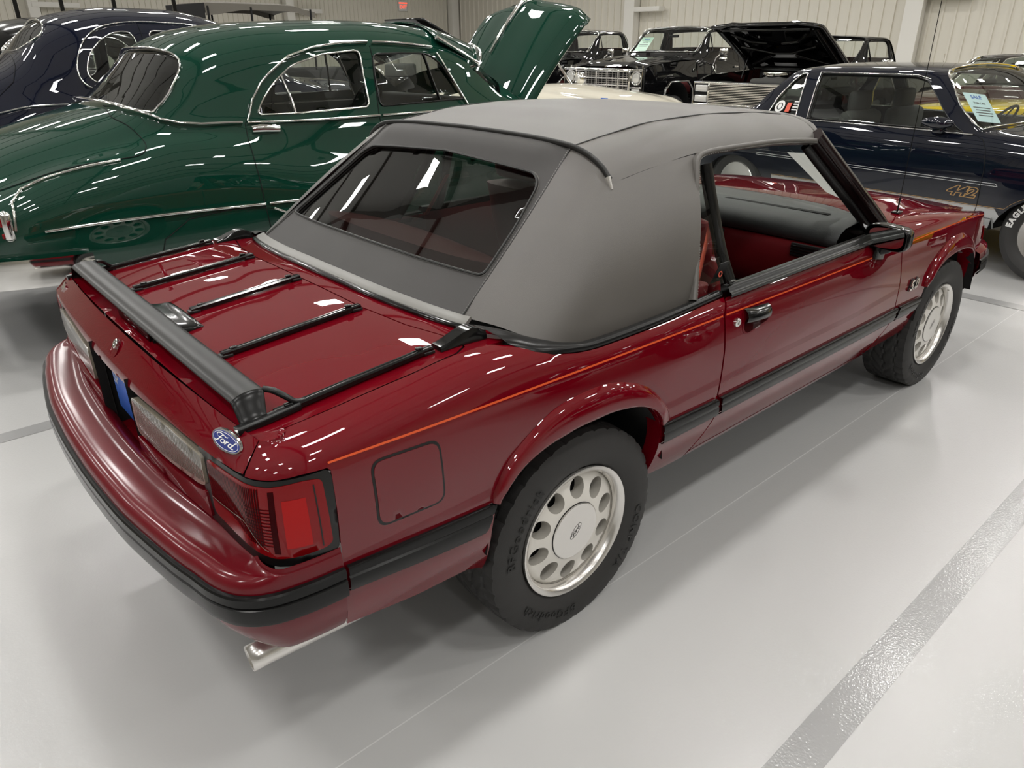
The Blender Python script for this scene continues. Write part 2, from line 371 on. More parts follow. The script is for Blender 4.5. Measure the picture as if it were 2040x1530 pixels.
# arch curves, relative to the axle, polar about (0,.45)
_lip=[(-.325,.30),(-.336,.42),(-.334,.55),(-.318,.61),(-.275,.655),(-.20,.688),(-.10,.703),(0,.706),(.10,.70),(.20,.675),(.27,.63),(.305,.575),(.318,.50),(.315,.42),(.30,.30)]
_out=[(-.335,.30),(-.345,.42),(-.346,.55),(-.343,.61),(-.305,.675),(-.235,.73),(-.14,.772),(0,.786),(.12,.77),(.22,.728),(.305,.655),(.343,.60),(.352,.50),(.34,.42),(.315,.30)]
def _pol(c):
    a=[];r=[]
    for x,z in c:
        t=math.atan2(x,z-.45); a.append(t); r.append(math.hypot(x,z-.45))
    return pch(a,r)
_rl,_ro=_pol(_lip),_pol(_out)
def flare(dx,z):
    if abs(dx)>.42 or z<.3 or z>.86: return 0.
    t=math.atan2(dx,z-.45); r=math.hypot(dx,z-.45); a,b=_rl(t),_ro(t)
    if r>b: return 0.
    return .020*sm(b,b-.02,r)*(.75+.25*min(1,(b-r)/max(1e-3,b-a)))*sm(.43,.55,z)
# ---------------------------------------------------------------- maroon convertible
car = thing('convertible_car', 'maroon two-door convertible with grey soft top and luggage rack', 'car')
def M2(name, outline, fn, mat, **k):
    k.setdefault('res', .025)
    a = panel(name, outline, fn, mat, car, **k); k['mirror'] = True; b2 = panel(name, outline, fn, mat, car, **k); return a, b2
def mir(o):
    me = o.data.copy(); me.transform(Matrix.Scale(-1, 4, (0, 1, 0))); me.flip_normals(); c = o.copy(); c.data = me; C.objects.link(c); c.parent = o.parent
    for ch in o.children:
        m2 = ch.data.copy(); m2.transform(Matrix.Scale(-1, 4, (0, 1, 0))); m2.flip_normals(); d = ch.copy(); d.data = m2; C.objects.link(d); d.parent = c
    return c
def archpts(x0, n=40, a0=-2.15, a1=2.05):
    out = []
    for k in range(n+1):
        t = a0+(a1-a0)*k/n; r = _rl(t); out.append((x0+r*math.sin(t), .45+r*math.cos(t)))
    return [p for p in out if p[1] > .335]
ra = archpts(0.)
# quarter panel: rear seam, over the lamp, deck edge, belt, door gap, sill, arch
qo = [(-.742, .446), (-.742, .668), (-.735, .84), (-.742, .8475), (-.80, .8505), (-.86, .8480), (-.92, .8535), (-.9215, .87), (-.926, .944), (-.931, 1.0), (-.80, 1.0), (-.5, 1.0), (-.30, 1.0), (-.24, 1.0), (-.19, .965), (-.150, .922), (-.10, .899), (-.03, .889), (.06, .886), (.27, .889), (.449, .894), (.632, .900)]
qo += [(.6005, .84), (.6015, .724), (.595, .577), (.6200, .524), (.597, .469), (.540, .372), (.535, .335)]
qo += ra[::-1] + [(-.40, .398), (-.55, .410)]
M2('quarter_panel', qo, body, maroon, res=.022)
# raised wheel arch flares with a rolled lip
def arch_flare(x0):
    FP = [(0, 0, .0), (.10, 0, .008), (.20, 0, .0135), (.35, 0, .017), (.60, 0, .0195), (.85, 0, .021), (.96, 0, .0205), (1., 0, .017), (1., .006, .004), (1., .02, -.02), (1., .05, -.055)]
    def f(a, c):
        t = -1.17+2.35*a; lo_r, hi_r = _rl(t), _ro(t); w, dn, o_ = FP[int(round(c*(len(FP)-1)))]; fade = sm(0, .05, a)*sm(1, .95, a)*.35+.65; r = hi_r+(lo_r-hi_r)*w
        return body(x0+r*math.sin(t), .45+r*math.cos(t), (o_*fade if o_ > 0 else o_)+.0006)
    o = grid('arch_flare', f, 60, len(FP)-1, maroon, car); recalc(o); mir(o)
    lp_ = archpts(x0, 60)
    def g(a, c): p = lp_[int(round(a*(len(lp_)-1)))]; return body(p[0], p[1], -.05*c)
    o = grid('arch_lip', g, len(lp_)-1, 1, maroon, car); recalc(o); mir(o)
arch_flare(0.); arch_flare(2.553)
# door
do = [(.609, .84), (.6095, .724), (.603, .577), (.628, .524), (.605, .469), (.549, .372), (1.80, .372), (1.897, .455), (1.944, .513), (1.914, .576), (1.902, .684), (1.883, .75), (1.872, .885), (.640, .896)]
M2('door', do, body, maroon, res=.025)
# sill below the door
M2('sill', [(.545, .340), (1.86, .340), (1.80, .366), (.55, .366)], body, maroon, res=.03)
# front fender
fa = archpts(2.553)
fo = [(1.878, .90), (1.881, .875), (1.891, .75), (1.910, .684), (1.922, .576), (1.953, .513), (1.905, .455), (1.83, .36)] + fa + [(2.95, .40), (3.12, .42), (3.22, .60), (3.27, .70), (3.30, .80), (3.30, .92), (3.28, 1.0), (2.6, 1.0), (1.878, 1.0)]
M2('fender', fo, body, maroon, res=.03)
# hood and cowl
def hoodz(x, y): 
    q = _zt(x)+_dr(x)-_dr(x); d = abs(y)/.73; return q+.028*(1-d*d)+.012*sm(.62, .45, abs(y))*sm(3.3, 2.6, x)
def hoodfn(x, y): return (x, y, hoodz(x, y))
ysd = lambda u: -body(u, 1.0)[1]
hp = [(1.98, -ysd(1.98)+.004)]+[(x, -ysd(x)+.004) for x in (2.2, 2.5, 2.8, 3.05, 3.26)]+[(3.32, -.45), (3.35, -.2), (3.36, 0)]
hp += [(x, -y) for x, y in hp[::-1][1:]]
panel('hood', hp, hoodfn, maroon, car, res=.04, ref=(2.5, 0, 0))
cp = [(1.70, -ysd(1.72)), (1.975, -ysd(1.975)), (1.975, ysd(1.975)), (1.70, ysd(1.72))]
panel('cowl', cp, lambda x, y: (x, y, hoodz(x, y)+.0), blacks, car, res=.06, ref=(1.8, 0, 0))
# nose with headlamps and front bumper
def nosefn(t, c):
    y = -.66+1.32*t; x = 3.30+.055*(1-(y/.66)**2)+.015*(1-c); return (x, y, .735-.02*(1-c)-.33*c)
o = grid('nose_panel', nosefn, 16, 4, maroon, car); recalc(o)
fbp_ = [(2.93, -.850), (3.08, -.832), (3.22, -.785), (3.33, -.70), (3.40, -.55), (3.43, -.3), (3.44, 0)]
fbp_ = crom([(x, y, 0) for x, y in fbp_]+[(x, -y, 0) for x, y in fbp_[::-1][1:]], 5)
def fbg(name, prof, mat):
    def f(a, c):
        i = int(round(a*(len(fbp_)-1))); t = (fbp_[min(len(fbp_)-1, i+1)]-fbp_[max(0, i-1)]).normalized(); n = Vector((t.y, -t.x, 0)); e, z = prof[int(round(c*(len(prof)-1)))]; return fbp_[i]+n*e*(1 if n.dot(fbp_[i]-Vector((2.5, 0, 0))) > 0 else -1)+Vector((0, 0, z))
    o = grid(name, f, len(fbp_)-1, len(prof)-1, mat, car); recalc(o); sharpen(o, 35); return o
fbg('front_bumper', [(-.06, .625), (-.02, .622), (.0, .612), (.004, .590), (.004, .57), (.0, .50), (-.01, .47), (-.03, .42), (-.06, .385), (-.12, .37)], maroon)
fbg('front_bumper_strip', [(.003, .582), (.014, .580), (.016, .565), (.012, .560), (.016, .555), (.016, .515), (.010, .508), (.002, .507)], blackp)
# side strips
mt = pch([-.735, -.33, .3, .6, 1.93, 2.2], [.618, .592, .572, .564, .558, .548]); mb = pch([-.744, -.38, .32, .58, 1.85, 2.1], [.552, .515, .499, .497, .497, .49])
OFF = [(0, 0), (0, .006), (.03, .011), (.10, .013), (.30, .013), (.36, .009), (.42, .013), (.50, .014), (.80, .014), (.95, .010), (1., .004), (1., 0)]
def molding(u0, u1, cutl=0., cutr=0.):
    def f(a, c):
        k = int(round(c*(len(OFF)-1))); w, o_ = OFF[k]; uu = u0+(u1-u0)*a; uu += (cutl*(1-a)+cutr*a)*(w)
        e = sm(0, .012, abs(uu-u0)+.004)*sm(0, .012, abs(uu-u1)+.004) if False else 1
        return body(uu, mt(uu)+(mb(uu)-mt(uu))*w, .001+o_*e)
    o = grid('side_strip', f, max(4, int(abs(u1-u0)/.03)), len(OFF)-1, blackp, car); recalc(o); sharpen(o, 28); mir(o)
molding(-.737, -.335, 0, -.035); molding(.312, .594, .012, .012); molding(.612, 1.935, .012, -.03); molding(1.957, 2.205, -.02, -.06)
# pinstripe
st = pch([-.74, -.473, .008, .588, 1.647, 1.971, 2.5, 3.1], [.857, .851, .845, .8405, .837, .838, .842, .845])
for a0, a1 in ((-.738, .596), (.614, 1.872), (1.895, 3.2)):
    def f(a, c, a0=a0, a1=a1): u = a0+(a1-a0)*a; return body(u, st(u)+.005*(c-.5), .0008)
    o = grid('pinstripe', f, int((a1-a0)/.025), 1, orange, car); recalc(o); mir(o)
# ------------------------------------------------ deck lid, tulip panel
def deckfn(x, y):
    return (x, y, _zt(x)+.022*(1-(y/.745)**2))
rear = [body(u, 1.0, -.0045) for u in [-.80-.0225*k for k in range(6)]+[-.935-.048*k for k in range(17)]]; rearR = [(p[0], p[1]) for p in rear if p[1] < 0]
lidR = [(-.357, 0), (-.354, -.34), (-.334, -.52), (-.300, -.64), (-.290, -.69), (-.300, -.718), (-.335, -.736), (-.45, -.7405), (-.78, -.7405)]+rearR
lid = lidR+[(x, -y) for x, y in lidR[::-1] if y < -.01]
lidR2 = rnd(lid, .01, 2)
dl = panel('deck_lid', lid, deckfn, maroon, car, res=.025, ref=(-.6, 0, 0), flange=0)
gut = [Vector((x, y, deckfn(x, y)[2]-.010)) for x, y in resamp([(x, -y) for x, y in lidR[8::-1]][::1][:0]+[(x, y) for x, y in lidR[7::-1]]+[(x, -y) for x, y in lidR[1:8]], .03, False)]
sweep('lid_gutter', rrect(.030, .004, .001), gut, dark, dl)
# lid rear face
lf = [(-.926, .861), (-.930, .944), (-.9335, 1.0)]+[(-.95-.05*k, 1.0) for k in range(16)]+[(UC, 1.0)]
lfb = [(UC, .836), (-1.56, .839), (-1.28, .850), (-1.03, .853), (-.95, .8575)]
face = lf+lfb
refl = lambda P_: [(2*UC-u, v) for u, v in P_]
def bodyF(u, v, o=0.):
    if u < UC: x, y, z = body(2*UC-u, v, o); return (x, -y, z)
    return body(u, v, o)
panel('deck_lid_face', lf+lfb[1:][::-1][::-1][::-1][::-1] if False else lf[:-1]+refl(lf)[::-1]+refl(lfb)[::-1][:-1]+lfb, bodyF, maroon, dl, res=.022, ref=(-.5, 0, .8), flange=0)
# tulip panel in front of the lid
tul = [(-.353, 0), (-.350, -.34), (-.330, -.52), (-.295, -.642), (-.2855, -.69), (-.296, -.7215), (-.333, -.7405), (-.45, -.7435), (-.45, -.7452), (-.30, -.7445), (-.19, -.7445), (-.17, -.70), (-.215, -.58), (-.245, -.30), (-.25, 0)]
panel('tulip_panel', [(x, -y) for x, y in tul[1:]][::-1]+tul[:1]+tul[1:-1]+[tul[-1]], deckfn, maroon, car, res=.025, ref=(-.3, 0, 0))
# ------------------------------------------------ rear lamps and tail
seal = rnd([(-.742, .845), (-.735, .83), (-.744, .672), (-.755, .662), (-.88, .655), (-.93, .659), (-1.11, .676), (-1.11, .852), (-.93, .8515), (-.87, .8455)], .012)
def lamp(name, outline, mat, o_, fl_=.02, parent=car, res=.02, holes=()):
    a = panel(name, outline, lambda u, v: body(u, v, o_), mat, parent, res=res, flange=fl_, ref=(-.3, 0, .75), holes=holes); b_ = panel(name, outline, lambda u, v: body(u, v, o_), mat, parent, res=res, flange=fl_, ref=(-.3, 0, .75), holes=holes, mirror=True); return a, b_
lo = rnd([(-.758, .832), (-.757, .690), (-.772, .682), (-.871, .676), (-.905, .680), (-1.075, .706), (-1.068, .838), (-.93, .8395), (-.87, .834), (-.80, .838)], .012)
lamp('lamp_seal', seal, rubblk, -.001, .01, holes=[lo])
sideo = [p for p in lo if p[0] > -.862]
lr = lamp('red_lamp_lens', lo, lensred, .001)
# fine ribs on the rear-facing lens, clear side panel line
for q, sgn in ((lr[0], 1), (lr[1], -1)):
    for k in range(34):
        u = -.895-.0052*k
        v0, v1 = .70+(.74-.70)*sm(-.9, -1.0, u), .832
        def f(a, c, u=u, v0=v0, v1=v1): x, y, z = body(u+.0012*(c-.5)*2, v0+(v1-v0)*a, .0022); return (x, sgn*y, z)
        grid('lens_rib', f, 5, 1, lensdark, q)
    for k in range(12):
        v = .705+.0075*k
        def f(a, c, v=v): x, y, z = body(-.872-.06*a, v+.0009*(c-.5)*2, .0020); return (x, sgn*y, z)
        grid('lens_rib', f, 5, 1, lensdark, q)
    for u0, u1, mm in ((-.861, -.873, lensdark), (-.776, -.779, rubblk)):
        def f(a, c, u0=u0, u1=u1): x, y, z = body(u0+(u1-u0)*c, .688+(.826-.688)*a, .0018); return (x, sgn*y, z)
        grid('lens_band', f, 6, 1, mm, q)
    def f(a, c): x, y, z = body(-.797-.050*c, .700+.105*a, .0016); return (x, sgn*y, z)
    grid('lens_reflector', f, 6, 3, lensbright, q)
    def f(a, c): 
        u = -.885-.185*a; x, y, z = body(u, (.692+.055*sm(-.885, -.95, u))+.002*c, .0028); return (x, sgn*y, z)
    grid('lens_seam', f, 24, 1, lensgrey, q)
bo = rnd([(-1.085, .838), (-1.25, .842), (-1.50, .828), (-1.512, .765), (-1.505, .729), (-1.30, .738), (-1.12, .757), (-1.083, .768)], .014)
bl = lamp('reverse_lamp_lens', bo, lensgrey, .006, .03)
for q, sgn in ((bl[0], 1), (bl[1], -1)):
    for k in range(46):
        u = -1.092-.0088*k; vb = .770-.036*min(1, (-1.09-u)/.28); vt = .836-.012*sm(-1.35, -1.5, u)
        def f(a, c, u=u, vb=vb, vt=vt): x, y, z = body(u-.0028*(c-.5)-.02*(1-a)*0, vb+.004+(vt-vb)*a*.98, .0068+.0004*(1-abs(2*a-1))); return (x, sgn*y, z)
        grid('lens_rib', f, 6, 1, lensdk, q)
# dark gap strip above the lamps, tail panel behind everything
def f(a, c): u = -.905-(UC+.905)*-a if False else -.905+(2*UC+.905*2)*a*.5*1.0; u = -.905+(UC+.905)*2*0+(2*(UC)+.905+.905-0)*a*.5*2*.5; return bodyF(u, .85, 0)
def tailwall(a, c):
    u = -.93+(2*UC+1.86)*a; return bodyF(u, .64+.225*c, -.022)
recessY = .172
def tw(u0, u1, v0, v1, off, mat, name, sg=1, n=14):
    def f(a, c): x, y, z = body(u0+(u1-u0)*a, v0+(v1-v0)*c, off); return (x, sg*y, z)
    o = grid(name, f, n, 4, mat, car); recalc(o); return o
for sg in (1, -1):
    tw(-.90, -1.545, .62, .90, -.02, dark, 'tail_backing', sg)
    lp = rnd([(-1.09, .684), (-1.098, .748), (-1.14, .735), (-1.30, .720), (-1.535, .706), (-1.535, .655)], .008)
    panel('tail_filler', lp, lambda u, v: body(u, v, .004), maroon, car, res=.025, ref=(-.3, 0, .7), mirror=sg < 0, flange=.025)
    o = grid('recess_side', lambda a, c, sg=sg: (-.925+.17*a, sg*-(.168), .56+.30*c), 2, 2, dark, car)
grid('recess_back', lambda a, c: (-.80, -.17+.34*a, .56+.30*c), 2, 2, dark, car)
grid('recess_floor', lambda a, c: (-.80-.16*a, -.17+.34*c, .60), 2, 2, maroon, car)
pl = box('number_plate', (.004, .21, .15), (-.897, -.005, .755), bluep, car, .001)
text('plate_print', 'SP', .05, lambda v: Vector((-.900, .065-v.x, .775+v.y)), whitep, pl)
# lid key lock
kx, ky, kz = body(UC+.01, .925)
kn = Vector((-.86, 0, .52)).normalized()
Mk = frame((kx, ky, kz), (0, -1, 0), (.5, 0, .86))
lathe('lock_recess', [(.026, .003), (.024, -.001), (.017, -.006), (0, -.008)], maroon, car, 24, Mk @ Matrix.Rotation(math.radians(90), 4, 'X'))
o = lathe('lid_lock', [(.0135, -.002), (.0135, .004), (.011, .006), (.006, .006), (.005, .004), (0, .004)], chrome, car, 20, Mk @ Matrix.Translation((0, .012, .002)) @ Matrix.Rotation(math.radians(90), 4, 'X'))
# oval badge
def oval_badge(ctr_uv, L, mp):
    pass
bu, bv = -1.018, .938
def bmap(h): 
    return lambda v: Vector(body(bu-v.x*1.0, bv+v.y*1.53, h+v.z))
def disc(name, rx, ry, h, mp, mat, parent, n=36, edge=.004, cx=0, cy=0):
    vs = [mp(h)(Vector((cx, cy, 0)))]+[mp(h)(Vector((cx+rx*math.cos(2*math.pi*k/n), cy+ry*math.sin(2*math.pi*k/n), 0))) for k in range(n)]+[mp(h-edge)(Vector((cx+rx*1.02*math.cos(2*math.pi*k/n), cy+ry*1.03*math.sin(2*math.pi*k/n), 0))) for k in range(n)]
    fs = [(0, 1+k, 1+(k+1) % n) for k in range(n)]+[(1+k, 1+n+k, 1+n+(k+1) % n, 1+(k+1) % n) for k in range(n)]
    o = mesh(name, vs, fs, mat, parent, False); recalc(o); return o
def ring(name, rx, ry, w, h, mp, mat, parent, n=36, cx=0, cy=0):
    vs = []
    for k in range(n):
        a = 2*math.pi*k/n
        for s in (0, w): vs.append(mp(h)(Vector((cx+(rx-s)*math.cos(a), cy+(ry-s)*math.sin(a), 0))))
    return mesh(name, vs, [(2*k, 2*k+1, 2*((k+1) % n)+1, 2*((k+1) % n)) for k in range(n)], mat, parent, False)
SCRIPT = [[(-.72, .10), (-.80, .30), (-.62, .52), (-.30, .50), (-.02, .44), (.06, .58)], [(-.36, .50), (-.44, .20), (-.52, -.20), (-.66, -.48), (-.82, -.42)], [(-.66, .04), (-.44, .08), (-.26, .14)],
          [(-.22, .06), (-.32, -.14), (-.26, -.34), (-.10, -.34), (-.02, -.16), (-.06, .02), (-.18, .08), (-.02, .04), (.08, .06)], [(.08, .10), (.12, -.04), (.06, -.36)], [(.11, -.08), (.20, .08), (.30, .08)],
          [(.58, .04), (.46, .10), (.36, -.06), (.36, -.26), (.46, -.36), (.56, -.22), (.62, .06)], [(.74, .52), (.64, .14), (.56, -.20), (.64, -.38), (.78, -.28)]]
def ford_script(name, rx, ry, h, mp, mat, parent, wd=.05):
    vs = []; fs = []
    for S_ in SCRIPT:
        P_ = crom([(x, y, 0) for x, y in S_], 6); n = len(P_)
        for i, p in enumerate(P_):
            t = (P_[min(n-1, i+1)]-P_[max(0, i-1)]); t.normalize(); q = Vector((-t.y, t.x, 0))*wd*(.45+.55*math.sin(math.pi*(i+.6)/(n+.2)))
            for s in (-1, 1): w_ = p+q*s; vs.append(mp(h)(Vector((w_.x*rx*1.0, w_.y*ry*1.15, 0))))
        b0 = len(vs)-2*n
        for i in range(n-1): fs.append((b0+2*i, b0+2*i+1, b0+2*i+3, b0+2*i+2))
    return mesh(name, vs, fs, mat, parent, False)
bm_ = lambda h: (lambda v: Vector(body(bu+v.x, bv+v.y*1.55, h)))
bd = disc('oval_badge', .056, .0232, .0055, bm_, chrome, car)
disc('badge_field', .0515, .0195, .0062, bm_, fordblue, bd, edge=.0004); ring('badge_ring', .049, .0178, .0012, .0066, bm_, whitep, bd)
ford_script('badge_script', .047, .0172, .0068, bm_, whitep, bd, .052)
# prancing emblem on the far side of the lid face
em = lambda h: (lambda v: (lambda q: Vector((q[0], -q[1], q[2])))(body(-1.02+v.x, .935+v.y*1.5, h)))
ep = [(-.030, .004), (-.018, .016), (-.004, .012), (.010, .014), (.022, .020), (.030, .014), (.024, .008), (.016, .004), (.022, -.006), (.030, -.016), (.020, -.010), (.010, -.004), (-.002, -.006), (-.012, -.018), (-.014, -.006), (-.024, -.002)]
panel('horse_emblem', ep, lambda x, y: tuple(em(.006)(Vector((x, y, 0)))), chrome, car, res=.008, flange=.006, ref=(-.3, 0, .8))
# fuel door
fd = rnd([(-.646, .822), (-.484, .814), (-.484, .668), (-.648, .676)], .026, 6)
fdg = rnd([(-.652, .828), (-.478, .820), (-.478, .662), (-.654, .670)], .03, 6)
panel('fuel_door_gap', fdg, lambda u, v: body(u, v, .0006), rubblk, car, res=.02, flange=0)
panel('fuel_door', fd, lambda u, v: body(u, v, .0022), maroon, car, res=.02, flange=.003)
# ------------------------------------------------ rear bumper
BPL = [(-.745, -.874), (-.80, -.871), (-.862, -.861), (-.90, -.848), (-.93, -.828), (-.953, -.800), (-.972, -.754), (-.985, -.69), (-1.001, -.612), (-1.025, -.45), (-1.037, -.337), (-1.046, -.15), (-1.048, 0)]
BPL = BPL+[(x, -y) for x, y in BPL[::-1][1:]]
bpath = crom([(x, y, 0) for x, y in BPL], 6)
bl_ = [0.]
for i in range(1, len(bpath)): bl_.append(bl_[-1]+(bpath[i]-bpath[i-1]).length)
BN = len(bpath)-1
def bpt(i, e, z):
    p = bpath[i]; t = (bpath[min(BN, i+1)]-bpath[max(0, i-1)]).normalized(); n = Vector((-t.y, t.x, 0)); 
    if i == 0 or i == BN: pass
    return Vector((p.x, p.y, z))+(Vector((t.y, -t.x, 0)))*0+Vector((-t.y, t.x, 0))*0 + inward(i)*e
def inward(i):
    t = (bpath[min(BN, i+1)]-bpath[max(0, i-1)]).normalized(); return Vector((t.y, -t.x, 0)) if Vector((t.y, -t.x, 0)).dot(Vector((-.5, 0, 0))-bpath[i]) > 0 else Vector((-t.y, t.x, 0))
def wr(i):   # 0 on the flank, 1 on the rear
    return sm(-.86, -.97, bpath[i].x)
def bgrid(name, prof, mat, sharp=30, thick=0):
    def f(a, c):
        i = int(round(a*BN)); k = int(round(c*(len(prof)-1))); e, er, z = prof[k][:3]; dz = prof[k][3] if len(prof[k]) > 3 else 0; return bpt(i, e+(er-e)*wr(i), z+dz*wr(i))
    o = grid(name, f, BN, len(prof)-1, mat, car); recalc(o); sharpen(o, sharp); return o
# e on flank, e on rear, z
bu_ = bgrid('rear_bumper', [(.006, .140, .655, -.02), (.006, .118, .664), (.006, .106, .668), (.005, .098, .666), (.005, .088, .6585), (.004, .070, .656), (.003, .050, .6545), (.002, .036, .6545), (.0015, .028, .6555), (.001, .016, .652), (.0, .006, .644), (0, .001, .634), (0, 0, .620)], maroonb, 40)
bgrid('rear_bumper_skirt', [(0, 0, .55), (.003, .004, .525), (.010, .016, .50), (.020, .035, .47), (.034, .055, .445), (.042, .07, .436), (.075, .12, .432)], maroonb, 50)
bs = bgrid('rear_bumper_strip', [(.002, .002, .622), (-.008, -.008, .621), (-.011, -.011, .617), (-.012, -.012, .600), (-.008, -.008, .5985), (-.008, -.008, .595), (-.013, -.013, .5925), (-.014, -.014, .565), (-.011, -.011, .553), (-.004, -.004, .546), (.004, .004, .545)], blackp, 28)
# ------------------------------------------------ exhaust tips
for sg in (-1, 1):
    P_ = [(-.925, sg*.725, .372), (-.895, sg*.727, .374), (-.66, sg*.745, .378), (-.40, sg*.70, .40)]
    o = sweep('exhaust_tip', [(.030*math.cos(a), .030*math.sin(a)) for a in [2*math.pi*k/20 for k in range(20)]], P_, steel, car, cap=False, sharp=60); solid(o, .003)
# ------------------------------------------------ spoiler
sp_y = [-.655+1.31*k/40 for k in range(41)]
def spc(y): return (-.803-.003*(1-(y/.66)**2), .958+.002*(1-(y/.66)**2))
APR = [(.0395, -.0035), (.0405, -.001), (.038, .0015), (.026, .0050), (.008, .0062), (-.012, .0045), (-.028, .0000), (-.038, -.0055), (-.0405, -.0085), (-.0375, -.0105), (-.026, -.0070), (-.006, -.0025), (.020, -.0030)]
vs = []; fs = []
for y in sp_y:
    cx, cz = spc(y)
    for a, h in APR: vs.append((cx+a*.90, y, cz+h))
m = len(APR)
for i in range(40):
    for j in range(m): fs.append((i*m+j, i*m+(j+1) % m, (i+1)*m+(j+1) % m, (i+1)*m+j))
sp = mesh('spoiler', vs, fs, blacks, car); recalc(sp, math.radians(50))
for sg in (-1, 1):
    # end casting: sweeps down and outward to the side rail, with a window behind it
    vs = []; fs = []; n = 10
    for i in range(n+1):
        t = i/n; yy = .654+.046*t; dz = -.046*sm(0, 1, t); k = 1-.30*t
        for a_, h in APR: vs.append((spc(.656)[0]+a_*.9*k-.010*t, sg*(yy), .958+dz+h))
    for i in range(n):
        for j in range(m): fs.append((i*m+j, i*m+(j+1) % m, (i+1)*m+(j+1) % m, (i+1)*m+j))
    fs.append(tuple(range(n*m, n*m+m)))
    ec = mesh('spoiler_end', vs, fs, blackp, sp); recalc(ec, math.radians(50))
    sweep('end_loop', rrect(.016, .010, .004), crom([(-.768, sg*.650, .957), (-.752, sg*.664, .953), (-.735, sg*.680, .940), (-.718, sg*.689, .926), (-.695, sg*.690, .922)], 6), blackp, sp)
    sweep('end_foot', rrect(.024, .016, .005), [(-.852, sg*.700, .908), (-.80, sg*.700, .912), (-.715, sg*.694, .918)], blackp, sp)
for y in (.11, -.11):
    box('spoiler_post', (.05, .012, .04), (-.812, y, .934), blackp, sp, .003)
# third brake lamp under the spoiler
hb = lambda x, y: _zt(x)+.022*(1-(y/.745)**2)
def brk(a, c):
    ang = math.pi*c; x = -.835+.135*a; w = .145-.022*a; y = -w*math.cos(ang); h = .034*math.sin(ang)**.35*(1-.55*sm(.25, .9, a))*sm(1.02, .93, a); return (x, y, hb(x, y)+h)
o = grid('brake_lamp_housing', brk, 14, 22, blackg, car); recalc(o)
box('brake_lamp_face', (.006, .26, .026), (-.838, 0, .939), lensdark, o, .003)
# ------------------------------------------------ luggage rails
RPR = [(-.011, 0), (-.011, .009), (-.007, .012), (-.0035, .012), (-.0025, .0105), (0, .0105), (.0025, .0105), (.0035, .012), (.007, .012), (.011, .009), (.011, 0)]
for y, x0, x1 in ((-.690, -.765, -.372), (-.348, -.740, -.362), (0.0, -.690, -.364), (.348, -.740, -.360), (.690, -.765, -.372)):
    P_ = [(x0+(x1-x0)*k/10, y, hb(x0+(x1-x0)*k/10, y)+.004) for k in range(11)]
    r = sweep('rack_rail', RPR, P_, blackg, car, sharp=25)
    for x in (x0+.008, x1-.012):
        box('rail_pad', (.030, .026, .008), (x, y, hb(x, y)+.004), rubblk, r, .002); box('rail_clip', (.018, .012, .006), (x+(.022 if x == x0+.008 else -.022), y, hb(x, y)+.018), blackg, r, .002)
for sg in (-1, 1):
    # wedge shaped front fittings of the outer rails
    def wed(a, c, sg=sg):
        x = -.358+.135*a; ang = math.pi*c; w = .022+.004*a; h = (.012+.022*sm(0, .75, a)-.012*sm(.75, 1., a)); s = math.sin(ang); y = sg*.690-w*math.cos(ang)*(.8+.2*abs(math.cos(ang))); return (x, y, hb(x, sg*.69)+h*min(1, s*1.6))
    o = grid('rack_fitting', wed, 12, 14, blackg, car); recalc(o); sharpen(o, 40)
    n_ = [wed(0, k/14) for k in range(15)]; mesh('fitting_nose', n_, [tuple(range(15))], blackg, o, False)
# ------------------------------------------------ soft top
hc = pch([.27, .45, .65, .9, 1.2, 1.45, 1.60], [1.345, 1.370, 1.392, 1.398, 1.388, 1.366, 1.343])
cw = pch([0, .25, .40, .48, .54, .59, .62, .64], [0, .004, .011, .018, .032, .055, .078, .102])
hx = lambda y: 1.575-.125*(abs(y)/.65)**2.4
bx_ = lambda y: .285+.012*(abs(y)/.65)**2
def roofpt(x, y): return Vector((x, y, hc(x)-cw(abs(y))))
# sail panels: ruled between roof edge / bow end and belt
belt = [(-.205, -.592, .962), (-.165, -.68, .952), (-.115, -.748, .928), (-.05, -.785, .905), (.05, -.796, .889), (.20, -.797, .886), (.35, -.797, .887), (.505, -.796, .892)]
topc = [(.2915, -.484, 1.3285), (.2925, -.525, 1.319), (.2938, -.56, 1.306), (.2952, -.60, 1.285), (.315, -.637, 1.252), (.42, -.640, 1.264), (.54, -.640, 1.279), (.668, -.641, 1.290)]
bs_ = crom(belt, 6); ts_ = crom(topc, 6); NB = len(bs_)-1
def sail(a, c):
    i = int(round(a*NB)); p, q = ts_[i], bs_[i]; v = p.lerp(q, c); b = math.sin(math.pi*c)*(.014+.016*sm(0, .5, a))
    n = Vector((-.25*(1-a), -1, .25)).normalized(); return v+n*b
ny = 48; yl = [-.64*math.cos(math.pi*k/ny) for k in range(ny+1)]
def roof(a, c):
    y = yl[int(round(c*ny))]; x0, x1 = bx_(y), hx(y); x = x0+(x1-x0)*a; p = roofpt(x, y); p.z += .0025*math.sin(x*23+3*y)*sm(0, .2, a)*sm(1, .8, a)*.4; return p
o = grid('soft_top', roof, 40, ny, cloth, car); recalc(o)
if o.data.polygons[40].normal.z < 0: o.data.flip_normals()
top = o
def side_grid(sg):
    nv = 16
    o = grid('top_quarter', lambda a, c: (lambda v: (v.x, sg*v.y*-1, v.z))(sail(a, c)), NB, nv, cloth, top); recalc(o)
    c0 = o.data.polygons[len(o.data.polygons)//2]
    if c0.normal.y*(sg) < 0: o.data.flip_normals()
    return o
SR = side_grid(-1); SL = side_grid(1)
# upper roll between roof edge and sail
def roll(sg):
    def f(a, c):
        i = int(round(a*NB)); p = ts_[i]; 
        y0 = -min(.652, abs(p.y)); q = roofpt(max(p.x, bx_(y0)), y0*.985); v = q.lerp(p, c); v.y -= .010*math.sin(math.pi*c); return (v.x, -sg*v.y if sg > 0 else v.y, v.z)
    return f
